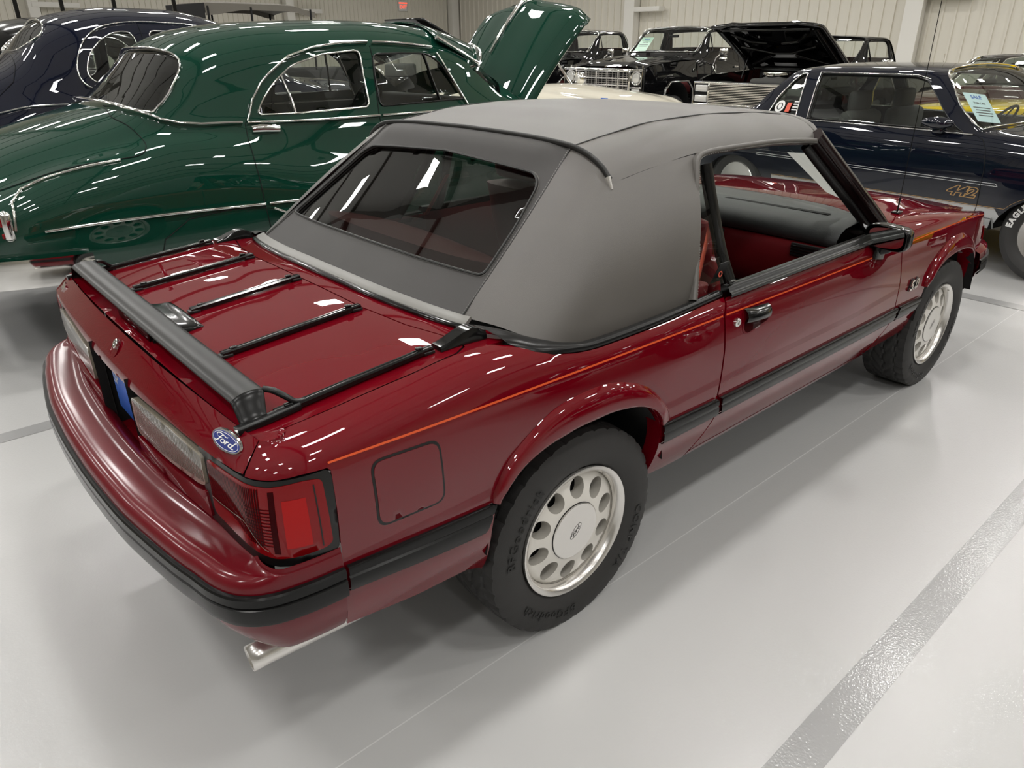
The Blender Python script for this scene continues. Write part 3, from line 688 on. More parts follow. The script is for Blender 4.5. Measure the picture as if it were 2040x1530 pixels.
# drip edge along the side window and header
er = [(.50, -.797, .896), (.53, -.775, .95), (.575, -.735, 1.05), (.612, -.695, 1.15), (.640, -.664, 1.235), (.664, -.647, 1.276), (.72, -.643, 1.289), (.85, -.643, 1.291), (1.10, -.642, 1.288), (1.30, -.640, 1.276), (1.40, -.637, 1.266), (1.45, -.63, 1.258)]
edge = crom(er, 8)
for sg in (1, -1):
    E_ = [Vector((p.x, p.y*sg, p.z)) for p in edge]
    sweep('top_binding', rrect(.016, .042, .006), E_, cloth, top, up=(0, -1*sg, .4))
    # stitching: two rows of threads
    for off in (.010, -.002):
        vs = []; fs = []; acc = 0
        for i in range(len(E_)-1):
            d = (E_[i+1]-E_[i]); L_ = d.length; k = max(1, int(L_/.0075)); d.normalize(); s = d.cross(Vector((0, -sg, .4))).normalized(); w = Vector((0, -sg, .5)).normalized()
            for j in range(k):
                p = E_[i].lerp(E_[i+1], (j+.2)/k)+w*.0178+s*off; q = p+d*.0045; b0 = len(vs); vs += [p-s*.0009, p+s*.0009, q+s*.0009, q-s*.0009]; fs.append((b0, b0+1, b0+2, b0+3))
        mesh('stitching', vs, fs, thread, top, False)['kind'] = 'stuff'
# rear bow bead with metal tips
bp_ = [Vector((bx_(y)-.004, y, hc(bx_(y))-cw(abs(y))+.004)) for y in [-.635+1.27*k/50 for k in range(51)]]
bb = sweep('bow_bead', rrect(.014, .016, .006), bp_, beadm, top, up=(0, 0, 1))
for sg in (-1, 1):
    y = .635*sg; p = Vector((.287, sg*.630, 1.262)); t = Vector((.0, sg*.45, -.9)).normalized()
    sweep('bead_tip', rrect(.020, .014, .005), [p, p+t*.018, p+t*.036], steel, bb, up=(-1, 0, 0), scale=lambda t: 1-.35*t)
    # roof seam running forward from the bow
    sm_ = [roofpt(x, sg*.482)+Vector((0, 0, .001)) for x in [.29+(1.42-.29)*k/30 for k in range(31)]]
    sweep('roof_seam', circ(.0022, 6), sm_, beadm, top)
# ------------------------------------------------ rear curtain and window
cb = crom([(-.252, 0, .966), (-.250, -.15, .966), (-.246, -.30, .965), (-.228, -.47, .963), (-.205, -.592, .962)], 8)
ct = [Vector((bx_(y), y, hc(bx_(y))-cw(abs(y))-.001)) for y in [-.484*k/(len(cb)-1) for k in range(len(cb))]]
cbi = len(cb)-1
def lut(A, t):
    t = min(1, max(0, t))*(len(A)-1); i = min(len(A)-2, int(t)); return A[i].lerp(A[i+1], t-i)
def curt(s, t):   # s -1..1 across (negative right), t 0 base .. 1 bow
    a = lut(cb, abs(s)); b_ = lut(ct, abs(s)); v = a.lerp(b_, t); n = Vector((-.72, 0, .69)); v = v+n*(-.006*math.sin(math.pi*t)+.018*sm(.80, .93, t)*sm(1.02, .95, t)*sm(1.0, .80, abs(s))); return (v.x, v.y if s < 0 else -v.y, v.z)
wo = rnd([(-.952, .215), (.952, .215), (.955, .50), (.93, .745), (.86, .805), (0, .835), (-.86, .805), (-.93, .745), (-.955, .50)], .05, 5)
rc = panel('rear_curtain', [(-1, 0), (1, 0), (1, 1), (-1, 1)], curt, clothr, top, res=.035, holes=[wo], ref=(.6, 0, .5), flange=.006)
rw = panel('rear_window', wo, lambda s, t: tuple(Vector(curt(s*1.005, t))+Vector((.006, 0, -.006))), tint, car, res=.06, ref=(.6, 0, .5), flange=0)
wb = [Vector(curt(s, t)) for s, t in resamp(wo, .03)]
sweep('window_piping', circ(.0038, 6), [v+Vector((-.002, 0, .002)) for v in wb], beadm, rc, closed=True)
vs = []; fs = []
WBl = [Vector(curt(s, t)) for s, t in resamp([(x*1.012, .5+(y-.5)*1.02) for x, y in wo], .012)]
for i in range(len(WBl)):
    a, b_ = WBl[i], WBl[(i+1) % len(WBl)]; d = b_-a; n = Vector((-.72, 0, .69)); s = d.cross(n).normalized()*.0008; p = a+n*.0015; q = a+d*.55+n*.0015; b0 = len(vs); vs += [p-s, p+s, q+s, q-s]; fs.append((b0, b0+1, b0+2, b0+3))
mesh('stitching', vs, fs, thread, rc, False)['kind'] = 'stuff'
for sg in (-1, 1):
    P_ = [Vector(curt(sg, k/20))+Vector((-.002, sg*.002, .001)) for k in range(21)]
    sweep('curtain_seam', circ(.003, 6), P_, beadm, rc)
    vs = []; fs = []
    for k in range(70):
        a, b_ = Vector(curt(sg*.992, k/70)), Vector(curt(sg*.992, (k+.55)/70)); n = Vector((-.72, 0, .69))*.0018; s = Vector((0, .0009, 0)); b0 = len(vs); vs += [a+n-s, a+n+s, b_+n+s, b_+n-s]; fs.append((b0, b0+1, b0+2, b0+3))
    mesh('stitching', vs, fs, thread, rc, False)['kind'] = 'stuff'
# base moldings of the curtain
tb = [(-.283, 0), (-.281, -.15), (-.276, -.30), (-.258, -.47), (-.236, -.585), (-.222, -.625)]
tbf = crom([(x, y, 0) for x, y in tb], 8); tbf = [Vector((p.x, -p.y, 0)) for p in tbf[::-1]][:-1]+tbf
for nm, dx, dz, w, mm in (('tonneau_molding', .012, .012, .034, trimsheen), ('tonneau_channel', -.014, .006, .014, blackg)):
    P_ = [Vector((p.x+dx, p.y, hb(p.x, p.y)+dz)) for p in tbf]
    sweep(nm, rrect(w, .012, .004), P_, mm, car, up=(-.45, 0, 1))
# belt moldings round the quarters
lo_ = [(-.20, -.768), (-.172, -.792), (-.125, -.818), (-.031, -.829), (.06, -.832), (.27, -.830), (.449, -.827), (.628, -.822)]; loz = [.939, .924, .905, .888, .879, .877, .882, .888]
up_ = [(-.225, -.640, .962), (-.172, -.705, .952), (-.11, -.762, .929), (-.03, -.797, .905), (.06, -.803, .893), (.27, -.803, .892), (.449, -.801, .896), (.628, -.797, .902)]
LO = crom([(x, y, z) for (x, y), z in zip(lo_, loz)], 6); UP = crom(up_, 6)
def bmold(a, c):
    i = int(round(a*(len(LO)-1))); p, q = LO[i], UP[i]; v = p.lerp(q, c); b = .013*math.sin(math.pi*min(1, c*1.0))**.6; n = Vector((0, -.7, .7)) if i > 12 else Vector((-.25, -.6, .7)); return v+n*b
o = grid('quarter_belt_molding', bmold, len(LO)-1, 8, blackp, car); recalc(o); mir(o)
# ------------------------------------------------ wheels
def tyre_mesh(R, rb, W, tread=True, seg=180):
    # profile across y (local axis y, outer face negative y), grooves cut by radius
    vs = []; fs = []
    side = [(-W*.36, rb-.004), (-W*.44, rb+.012), (-W*.495, rb+.045), (-W*.50, rb+(R-rb)*.52), (-W*.485, R-.026), (-W*.455, R-.010)]
    tr = [(-W*.44+W*.88*k/26, R-.004*abs((k-13)/13)**3) for k in range(27)]
    prof = side+tr+[(-a, r) for a, r in side[::-1]]
    ns = len(side); m = len(prof)
    for i in range(seg):
        a = 2*math.pi*i/seg
        for j, (y, r) in enumerate(prof):
            rr = r
            if tread and ns <= j < ns+27:
                k = j-ns; zig = (i//3) % 2
                if k in (5+zig, 12+zig, 19+zig): rr -= .007
                elif (k < 5 or k > 21) and i % 5 == 0: rr -= .005
                elif 7 <= k <= 11 and (i+k) % 6 == 0: rr -= .005
                elif 14 <= k <= 18 and (i-k) % 6 == 0: rr -= .005
            elif tread and j in (ns-1, ns+27) and i % 5 == 0: rr -= .005
            vs.append((rr*math.sin(a), y, rr*math.cos(a)))
    for i in range(seg):
        for j in range(m-1):
            p = i*m+j; q = ((i+1) % seg)*m+j; fs.append((p, p+1, q+1, q))
    return vs, fs
def polar(r, a, y): return Vector((r*math.sin(a), y, r*math.cos(a)))
def make_wheel(parent, loc, first=None):
    if first:
        r = first.copy(); C.objects.link(r); r.parent = parent; r.location = loc
        for ch in first.children: c = ch.copy(); C.objects.link(c); c.parent = r
        if loc[1] > 0: r.rotation_euler = (0, 0, math.pi)
        return r
    # rim: lip and barrel
    yo = -.100
    w = lathe('wheel', [(.185, yo+.06), (.183, yo+.035), (.1835, yo+.022), (.1865, yo+.014), (.190, yo+.006), (.196, yo+.001), (.203, yo-.002), (.2065, yo-.001), (.207, yo+.003), (.204, yo+.012), (.19, yo+.02)], steel, parent, 72); w.location = loc
    holes = []
    for k in range(10):
        a0 = 2*math.pi*k/10+.1; cx, cz = .1385*math.sin(a0), .1385*math.cos(a0); tx, tz = math.cos(a0), -math.sin(a0); rx, rz = math.sin(a0), math.cos(a0)
        holes.append([(cx+tx*.0285*math.cos(t)+rx*.033*math.sin(t), cz+tz*.0285*math.cos(t)+rz*.033*math.sin(t)) for t in [2*math.pi*j/20 for j in range(20)]])
    def facefn(x, z): r = math.hypot(x, z); return (x, yo+.026-.014*sm(.17, .09, r)+.012*sm(.168, .186, r), z)
    fc = panel('wheel_face', [(.186*math.cos(2*math.pi*k/64), .186*math.sin(2*math.pi*k/64)) for k in range(64)], facefn, alu, w, res=.012, holes=holes, flange=0, ref=(0, .3, 0))
    vs = []; fs = []
    for H in holes:
        cx = sum(p[0] for p in H)/20; cz = sum(p[1] for p in H)/20; b0 = len(vs)
        for p in H: vs.append(facefn(*p))
        for p in H: vs.append((cx+(p[0]-cx)*.80, facefn(*p)[1]+.032, cz+(p[1]-cz)*.80))
        for k in range(20): fs.append((b0+k, b0+(k+1) % 20, b0+20+(k+1) % 20, b0+20+k))
    recalc(mesh('face_holes', vs, fs, alud, w)); 
    lathe('wheel_inner', [(.182, yo+.03), (.182, .09), (.10, .09), (.0, .09)], alud, w, 40)
    lathe('brake_drum', [(.0, yo+.06), (.09, yo+.062), (.145, yo+.065), (.15, .05)], dark, w, 40)
    mpw = lambda h: (lambda v: Vector((v.x, yo+.0065-h, v.y)))
    lathe('center_cap_edge', [(.092, yo+.016), (.0905, yo+.010), (.0895, yo+.0095)], rubblk, w, 48)
    cpx = lathe('center_cap', [(.0895, yo+.016), (.0890, yo+.0085), (.0865, yo+.0068), (.05, yo+.0065), (0, yo+.0065)], steel, w, 64)
    ca = math.radians(-45)
    mr = lambda h: (lambda v: Vector(((v.x*math.cos(ca)-v.y*math.sin(ca)), yo+.0065-h, (v.x*math.sin(ca)+v.y*math.cos(ca)))))
    ca = math.radians(45)
    ring('cap_oval', .029, .0125, .0013, .0006, mr, blackprint, w); ford_script('cap_script', .0265, .0105, .0006, mr, blackprint, w, .055)
    # valve and weight
    box('balance_weight', (.028, .006, .010), (.12, yo+.008, .155), alud, w, .002)
    tv, tf = tyre_mesh(.325, .203, .222); ty = mesh('tire', tv, tf, rubber, w); recalc(ty, math.radians(32))
    for s, a0 in (('BFGoodrich', -62), ('COMP T/A', 118), ('BFGoodrich', 208)):
        V, F = text_mesh(s, .040, .0012, .0006, 'CENTER', 1.25)
        mesh('sidewall_lettering', [polar(.263+v.y, math.radians(a0)+v.x/.263, -.1118-.0008-max(0, v.z)*.8+.012*max(0, (v.y)/.03)*0) for v in V], F, blacks, w, False)
    return w
wh = make_wheel(car, (0, -.737, .318))
make_wheel(car, (0, .737, .318), wh); make_wheel(car, (2.553, -.737, .318), wh); make_wheel(car, (2.553, .737, .318), wh)
# wheel housings and underbody
for x in (0, 2.553):
    for sg in (-1, 1):
        o = grid('wheel_housing', lambda a, c, x=x, sg=sg: (x+.352*math.sin(-1.50+3.0*a), sg*(.855-.36*c), .405+.345*math.cos(-1.50+3.0*a)), 20, 2, dark, car); recalc(o)
        grid('wheel_housing_wall', lambda a, c, x=x, sg=sg: (x-.35+.7*a, sg*.50, .36+.39*c), 2, 2, dark, car)
box('floor_pan', (2.1, 1.50, .06), (1.22, 0, .36), dark, car, .01); box('rear_floor', (.50, 1.0, .08), (-.52, 0, .50), dark, car, .01); box('rear_bulkhead', (.04, 1.55, .45), (-.28, 0, .68), dark, car, 0)
box('engine_bay', (1.2, .95, .30), (2.6, 0, .46), dark, car, .01); box('side_sill_core', (1.5, .10, .14), (1.15, -.73, .40), dark, car, .01); box('rear_axle', (.10, 1.35, .10), (0, 0, .318), dark, car, .03); box('fuel_tank', (.42, .9, .14), (-.58, 0, .42), dark, car, .04)
# ------------------------------------------------ door details
o = panel('handle_recess', rnd([(.700, .838), (.835, .826), (.860, .768), (.725, .748), (.700, .765)], .02), lambda u, v: body(u, v, .0012), maroon, car, res=.02, flange=.0)
panel('handle_pocket', rnd([(.712, .800), (.846, .790), (.852, .772), (.728, .754), (.709, .768)], .012), lambda u, v: body(u, v, .0018), lensdark, o, res=.02, flange=0)
hm = lambda a, c: body(.708+.138*a, .790+.048*c-.010*a, .004+.026*math.sin(math.pi*c)**.5*math.sin(math.pi*min(1, max(0, .06+.88*a)))**.35)
grid('handle_grip', hm, 14, 10, blackg, o)
x, y, z = body(.672, .803); Ml = Matrix.Translation((x, y, z))
lathe('door_lock', [(.0145, .002), (.0145, -.004), (.012, -.006), (.007, -.006), (.006, -.003), (0, -.003)], chrome, car, 24, Ml)
# door belt trim
dpts = [.645+(1.72-.645)*k/30 for k in range(31)]
def btr(a, c):
    x = .640+(1.625-.640)*a; pts = [(-.840, .884), (-.848, .888), (-.849, .898), (-.844, .903), (-.841, .904), (-.838, .908), (-.834, .916), (-.827, .921), (-.816, .922), (-.808, .918), (-.807, .890)]; y, z = pts[int(round(c*10))]; return (x, y+.012*sm(1.5, 1.8, x), z+.004*a)
o = grid('door_belt_trim', btr, 30, 10, blackp, car); recalc(o); sharpen(o, 30); mir(o)
for x_ in (.66,): box('belt_clip', (.035, .014, .010), (x_, -.83, .930), blackg, car, .003)
# mirror
mh = thing if False else None
def mirror_housing(sg):
    c0 = Vector((1.640, sg*.890, .922))
    def f(a, c):
        ang = 2*math.pi*a; k = abs(math.cos(ang))**.5*math.copysign(1, math.cos(ang)), abs(math.sin(ang))**.5*math.copysign(1, math.sin(ang)); sc_ = [(1.0, -.045), (1.06, -.040), (1.08, -.02), (1.02, .02), (.85, .055), (.5, .078), (.01, .085)][int(round(c*6))]
        return (c0.x+sc_[1]+.02*k[0]*.3, c0.y+.074*k[0]*sc_[0]*-sg*-1, c0.z+.043*k[1]*sc_[0]-.006*k[0])
    h = grid('door_mirror', f, 40, 6, blackg, car, closed=True); recalc(h)
    gl = [(c0.x-.0435+.006*k0, c0.y+.069*k0, c0.z+.038*k1-.006*k0) for k0, k1 in [(abs(math.cos(t))**.5*math.copysign(1, math.cos(t)), abs(math.sin(t))**.5*math.copysign(1, math.sin(t))) for t in [2*math.pi*j/40 for j in range(40)]]]
    q = mesh('mirror_glass', gl, [tuple(range(40))], mirrorm, h, False); 
    sweep('mirror_stalk', rrect(.05, .03, .01), [(1.655, sg*.845, .862), (1.662, sg*.875, .872), (1.665, sg*.90, .892)], blackg, h, up=(1, 0, 0))
    grid('mirror_sail', lambda a, c, sg=sg: (1.60+.16*a, sg*(.842-.05*c*(1-a)), .888+.075*c*(1-a)), 6, 6, blackg, h)
    sweep('mirror_foot', rrect(.09, .012, .005), [(1.645, sg*.858, .825), (1.655, sg*.860, .88)], blackg, h, up=(0, -sg, 0))
mirror_housing(-1); mirror_housing(1)
# badge 5.0 on the fender
V, F = text_mesh('5.0', .062, .004, .0015, 'CENTER', 1.0, .25)
mesh('engine_badge', [Vector(body(2.055+v.x*1.15, .636+v.y*1.0-.03*v.x*0, .006+v.z)) for v in V], F, chrome, car, False)
V, F = text_mesh('5.0', .062, .0025, .0042, 'CENTER', 1.0, .25)
mesh('engine_badge_back', [Vector(body(2.055+v.x*1.15, .636+v.y*1.0, .0025+v.z)) for v in V], F, blackprint, car, False)
# ------------------------------------------------ glass frame
for sg in (-1, 1):
    A_ = crom([(1.425, sg*.628, 1.285), (1.53, sg*.664, 1.19), (1.68, sg*.716, 1.055), (1.80, sg*.757, .945), (1.84, sg*.77, .905)], 6)
    pl_ = sweep('windshield_pillar', rrect(.060, .052, .012), A_, pillarm, car, up=(.5, -sg*.6, .5))
    B_ = [p+Vector((-.048, sg*-.004, -.034)) for p in A_]
    sweep('pillar_weatherstrip', rrect(.030, .026, .008), B_, rubblk, pl_, up=(.5, -sg*.6, .5))
    B_ = [p+Vector((-.022, sg*.026, -.006)) for p in A_]
    sweep('pillar_channel', rrect(.012, .014, .004), B_, pillarm, pl_, up=(.5, -sg*.6, .5))
    # fixed divider behind the door glass
    D_ = [(.712, sg*.655, 1.258), (.712, sg*.690, 1.15), (.712, sg*.745, 1.0), (.716, sg*.79, .905)]
    sweep('window_divider', rrect(.046, .022, .006), crom(D_, 5), blackg, car, up=(0, -sg, .3))
    qa = [(.512, .800, .905), (.535, .779, .95), (.58, .737, 1.05), (.62, .697, 1.15), (.65, .667, 1.225), (.69, .656, 1.257)]; qb = [(.715, .790, .905), (.715, .772, .95), (.713, .733, 1.05), (.711, .697, 1.15), (.711, .668, 1.225), (.711, .656, 1.257)]
    vs = [(x, sg*y, z) for x, y, z in qa]+[(x, sg*y, z) for x, y, z in qb]
    mesh('quarter_window', vs, [(i, i+1, 7+i, 6+i) for i in range(5)], clear, car)
def wsf(a, c):
    y = -.62+1.24*a; t = Vector((hx(y)-.02, y, hc(hx(y)-.03)-cw(abs(y))-.015)); yb = y*1.22; b_ = Vector((1.98-.14*(abs(y)/.62)**2, yb, .915)); return t.lerp(b_, c)
ws = grid('windshield', wsf, 16, 6, clear, car); recalc(ws)
sweep('windshield_header', rrect(.05, .045, .01), [Vector((hx(y)-.028, y, hc(hx(y)-.03)-cw(abs(y))-.028)) for y in [-.62+1.24*k/24 for k in range(25)]], blackg, car)
sweep('top_front_edge', rrect(.030, .016, .006), [Vector((hx(y), y, hc(hx(y))-cw(abs(y))-.002)) for y in [-.63+1.26*k/24 for k in range(25)]], cloth, top)
# inner roof lining
grid('headliner', lambda a, c: (bx_(0)+.03+(1.50-bx_(0))*a, -.62+1.24*c, hc(.3+1.2*a)-.035-cw(abs(-.62+1.24*c))), 12, 12, dark, top)
# ------------------------------------------------ cabin
def dashf(a, c):
    y = -.74+1.48*a; pts = [(1.97, .905), (1.85, .935), (1.70, .945), (1.585, .935), (1.545, .918), (1.525, .895), (1.52, .868), (1.535, .862)]; x, z = pts[int(round(c*7))]; return (x, y, z+.006*(1-(y/.74)**2))
ds = grid('dashboard', dashf, 24, 7, dashm, car); recalc(ds)
def dash2(a, c):
    y = -.74+1.48*a; pts = [(1.535, .864), (1.518, .858), (1.508, .835), (1.512, .78), (1.54, .70), (1.62, .62)]; x, z = pts[int(round(c*5))]; return (x, y, z)
d2 = grid('dash_lower_panel', dash2, 16, 5, redplast, ds); recalc(d2)
for y in (-.64, -.17): 
    v_ = box('dash_vent', (.012, .15, .055), (1.505, y, .835), dark, ds, .004)
    for k in range(4): box('vent_slat', (.008, .14, .006), (1.498, y, .816+.012*k), blackp, ds, .001)
box('dash_top_vent', (.03, .5, .003), (1.72, -.35, .949), dark, ds, 0)
tube('steering_wheel', [(1.36+.10*math.cos(t)*.45, .37+.185*math.sin(t), .93+.185*math.cos(t)*.90) for t in [2*math.pi*k/28 for k in range(28)]], .014, dashm, car, closed=True)
def seat(x0, y0, nm, bw, hr=True, tilt=.30):
    def back(a, c):
        t = a; w = bw*(1-.12*sm(.6, 1, t)); ang = 2*math.pi*c; x = x0-.52*t*tilt+.055*math.cos(ang); y = y0+w*math.copysign(abs(math.sin(ang))**.7, math.sin(ang)); z = .50+.54*t; return (x, y, z)
    s_ = grid(nm, back, 10, 20, redleather, car, closed=False); recalc(s_)
    grid('seat_top', lambda a, c: (x0-.52*tilt+.055*math.cos(2*math.pi*c)*(1-a), y0+bw*.88*math.copysign(abs(math.sin(2*math.pi*c))**.7, math.sin(2*math.pi*c))*(1-a), 1.04+.03*math.sin(a*1.57)), 3, 20, redleather, s_)
    box('seat_cushion', (.50, bw*1.9, .16), (x0+.24, y0, .52), redleather, s_, .05)
    if hr:
        o = box('headrest', (.085, .26, .17), (x0-.52*tilt-.015, y0, 1.155), redleather, s_, .04)
        for k in (-.06, .06): tube('headrest_post', [(x0-.52*tilt, y0+k, 1.02), (x0-.52*tilt, y0+k, 1.10)], .006, chrome, s_)
seat(1.02, -.37, 'front_seat', .25); seat(1.02, .37, 'front_seat', .25); seat(.14, 0, 'rear_seat', .55, False, .25)
for sg in (-1, 1):
    grid('door_inner_panel', lambda a, c, sg=sg: (.64+1.18*a, sg*(.80-.03*math.sin(math.pi*c)), .45+.445*c), 4, 6, redplast, car)
    grid('rear_inner_panel', lambda a, c, sg=sg: (-.22+.85*a, sg*(.765), .74+.13*c), 4, 3, redplast, car)
    b1 = grid('seat_belt', lambda a, c, sg=sg: (.60+.10*a+.022*c, sg*(.735-.04*a), .90+.17*a), 6, 2, redbelt, car); solid(b1, .002)
box('belt_retractor', (.10, .05, .06), (.56, -.76, .90), redplast, car, .01); box('belt_anchor', (.012, .012, .05), (.745, -.70, 1.0), redbelt, car, .004)
box('window_sticker', (.05, .002, .075), (.655, -.788, .953), blackprint, car, 0, rot=Matrix.Rotation(math.radians(22), 4, 'X'))
text('sticker_print', '8', .05, lambda v: Vector((.655+v.x, -.7905, .953+v.y)), redbelt, car)
box('parcel_shelf', (.40, 1.40, .02), (-.06, 0, .86), dark, car, .005)
tube('top_bow', crom([(.52, -.60, 1.20), (.53, -.45, 1.33), (.53, 0, 1.35), (.53, .45, 1.33), (.52, .60, 1.20)], 6), .012, blackp, top)
# price card in the windshield
cd = bpy.data.objects
pc = mesh('price_card', [(1.655, -.404, 1.185), (1.655, -.486, 1.189), (1.779, -.624, 1.001), (1.763, -.546, 1.029)], [(0, 1, 2, 3)], paper, car, False)
# antenna
ab = box('antenna', (.05, .035, .010), (2.19, -.685, hoodz(2.19, -.685)+.006), blackg, car, .004)
tube('antenna_mast', [(2.19, -.685, hoodz(2.19, -.685)), (2.19, -.685, .97)], .004, blackg, ab); tube('antenna_rod', [(2.19, -.685, .96), (2.205, -.67, 1.90)], .0016, blackg, ab)
tube('wiper_arm', [(1.82, .2, .95), (1.80, .22, 1.25)], .002, steel, car)
# front lamps (visible edge on)
for sg in (-1, 1):
    panel('corner_lamp', rnd([(3.05, .775), (3.24, .76), (3.24, .665), (3.06, .675)], .02), lambda u, v: body(u, v, .002), lensred, car, res=.03, mirror=sg > 0, flange=.004)
def shell(st, K=.2):
    xs=[s[0] for s in st]; m=len(st[0][1])
    D=[pch(xs,[s[1][k][0] for s in st]) for k in range(m)]; Z=[pch(xs,[s[1][k][1] for s in st]) for k in range(m)]
    def fn(x,s):
        t=min(m-1.0001,max(0.,s/K)); i=int(t); t-=i
        idx=[max(0,i-1),i,min(m-1,i+1),min(m-1,i+2)]
        out=[]
        for A in (D,Z):
            p0,p1,p2,p3=(A[j](x) for j in idx)
            if i==m-2 and A is D: p3=-p1
            if i==m-2 and A is Z: p3=p1
            out.append(.5*(2*p1+(p2-p0)*t+(2*p0-5*p1+4*p2-p3)*t*t+(3*p1-p0-3*p2+p3)*t**3))
        return (x,-out[0],out[1])
    fn.smax=(m-1)*K
    return fn
GREEN=[(-1.06,[(.62,.54),(.68,.56),(.70,.59),(.68,.62),(.62,.67),(.50,.72),(.40,.75),(.28,.77),(.14,.78),(0,.785)]),
(-1.02,[(.70,.52),(.78,.55),(.80,.61),(.78,.69),(.71,.76),(.56,.81),(.43,.85),(.30,.875),(.15,.89),(0,.895)]),
(-.92,[(.80,.50),(.86,.55),(.885,.66),(.865,.78),(.79,.85),(.64,.90),(.50,.955),(.36,.985),(.18,1.0),(0,1.005)]),
(-.75,[(.84,.48),(.91,.54),(.935,.70),(.915,.85),(.845,.925),(.68,.97),(.54,1.045),(.38,1.085),(.19,1.105),(0,1.11)]),
(-.5,[(.85,.44),(.925,.52),(.95,.70),(.935,.90),(.865,1.01),(.72,1.05),(.57,1.125),(.40,1.165),(.20,1.185),(0,1.19)]),
(-.2,[(.85,.34),(.925,.50),(.95,.70),(.94,.92),(.875,1.06),(.74,1.115),(.63,1.185),(.46,1.235),(.23,1.26),(0,1.266)]),
(-.07,[(.85,.34),(.925,.50),(.95,.70),(.94,.925),(.88,1.075),(.755,1.15),(.665,1.225),(.50,1.275),(.26,1.292),(0,1.297)]),
(.10,[(.85,.34),(.925,.50),(.95,.70),(.94,.925),(.885,1.085),(.775,1.175),(.705,1.29),(.575,1.395),(.32,1.445),(0,1.46)]),
(.28,[(.85,.33),(.925,.50),(.95,.70),(.94,.92),(.885,1.08),(.785,1.185),(.725,1.34),(.63,1.495),(.37,1.59),(0,1.618)]),
(.52,[(.85,.32),(.92,.50),(.945,.70),(.93,.90),(.88,1.055),(.80,1.19),(.738,1.38),(.658,1.56),(.42,1.672),(0,1.70)]),
(.90,[(.85,.32),(.915,.50),(.935,.70),(.915,.86),(.872,1.0),(.815,1.19),(.748,1.40),(.672,1.60),(.44,1.715),(0,1.742)]),
(1.5,[(.85,.32),(.91,.50),(.925,.70),(.905,.88),(.868,1.02),(.82,1.19),(.752,1.40),(.68,1.60),(.45,1.728),(0,1.758)]),
(2.05,[(.85,.32),(.91,.50),(.92,.70),(.90,.88),(.865,1.02),(.81,1.19),(.74,1.385),(.66,1.57),(.43,1.70),(0,1.732)]),
(2.35,[(.85,.32),(.91,.50),(.92,.70),(.90,.88),(.86,1.02),(.80,1.19),(.715,1.35),(.61,1.51),(.38,1.64),(0,1.67)]),
(2.62,[(.85,.32),(.91,.50),(.92,.70),(.90,.88),(.86,1.01),(.78,1.17),(.69,1.26),(.57,1.35),(.33,1.44),(0,1.47)]),
(2.86,[(.85,.32),(.91,.50),(.92,.70),(.90,.88),(.86,1.0),(.77,1.12),(.67,1.17),(.54,1.20),(.3,1.215),(0,1.22)])]
# ---------------------------------------------------------------- generic shell bodies
def carbody(name, fn, x0, x1, mat, parent, holes=(), top=(), bottom=(), res=.05, s0=0., both=True, cap=True):
    S = fn.smax; out = [(x0, s0)]
    for nt_ in bottom: out += nt_
    out += [(x1, s0), (x1, S)]
    for nt_ in sorted(top, key=lambda q: -q[0][0]): out += nt_ if nt_[0][0] > nt_[-1][0] else nt_[::-1]
    out += [(x0, S)]
    r = []
    for mr_ in (False, True):
        o = panel(name, out, fn, mat, parent, res=res, holes=holes, flange=0, ref=((x0+x1)/2, 0, .7), mirror=mr_); r.append(o)
        if cap:
            n = 24; P_ = [fn(x0, s0+(S-s0)*k/n) for k in range(n+1)]; vs = [(x, (-y if mr_ else y), z) for x, y, z in P_]+[(x0, 0, P_[0][2])]
            c = mesh('tail_end', vs, [tuple(range(len(vs)))], mat, o, False); recalc(c)
    return r
def off(fn, d):
    def f(x, s):
        h = 2e-3; p = Vector(fn(x, s)); a = Vector(fn(x+h, s))-Vector(fn(x-h, s)); b_ = Vector(fn(x, s+h))-Vector(fn(x, s-h)); n = a.cross(b_); n.normalize()
        if n.dot(Vector((0, p.y, p.z-.6))) < 0: n = -n
        return tuple(p+n*d)
    return f
def win(name, outline, fn, mat, parent, res=.08, d=-.012):
    for m_ in (False, True): panel(name, outline, off(fn, d), mat, parent, res=res, flange=0, mirror=m_)
def trim(name, pts, fn, prof, mat, parent, closed=False, d=.003, both=True, res=.04):
    P_ = resamp(pts, res, closed); A = [Vector(off(fn, d)(*p)) for p in P_]; U_ = [(Vector(off(fn, d+.02)(*p))-Vector(off(fn, d)(*p))) for p in P_]
    r = sweep(name, prof, A, mat, parent, closed=closed, ups=U_)
    if both: sweep(name, prof, [Vector((v.x, -v.y, v.z)) for v in A], mat, parent, closed=closed, ups=[Vector((u.x, -u.y, u.z)) for u in U_])
    return r
def old_wheel(parent, x, y, R=.36, ww=False, mat=None, rim=.2):
    M_ = Matrix.Translation((x, y, R)) @ (Matrix.Rotation(math.pi, 4, 'Z') if y > 0 else Matrix.Identity(4))
    w = lathe('wheel', [(0, -.085), (.05, -.085), (.07, -.07), (rim*.6, -.075), (rim*.85, -.085), (rim, -.09), (rim+.01, -.08)], mat or steel, parent, 32, M_)
    lathe('tire', [(rim, -.07), (rim+.01, -.085), (rim+.05, -.105), (R-.06, -.11), (R-.02, -.09), (R, -.06), (R, .06), (R-.02, .09), (R-.06, .11), (rim, .09)], rubber, w, 40, M_)
    return w
def bench(parent, x, y, w, h, mat, base=.5, name='seat'):
    b_ = box(name, (.16, w, h), (x, y, base+h/2), mat, parent, .05, rot=None); box('seat_cushion', (.5, w, .2), (x+.28, y, base), mat, b_, .05); return b_
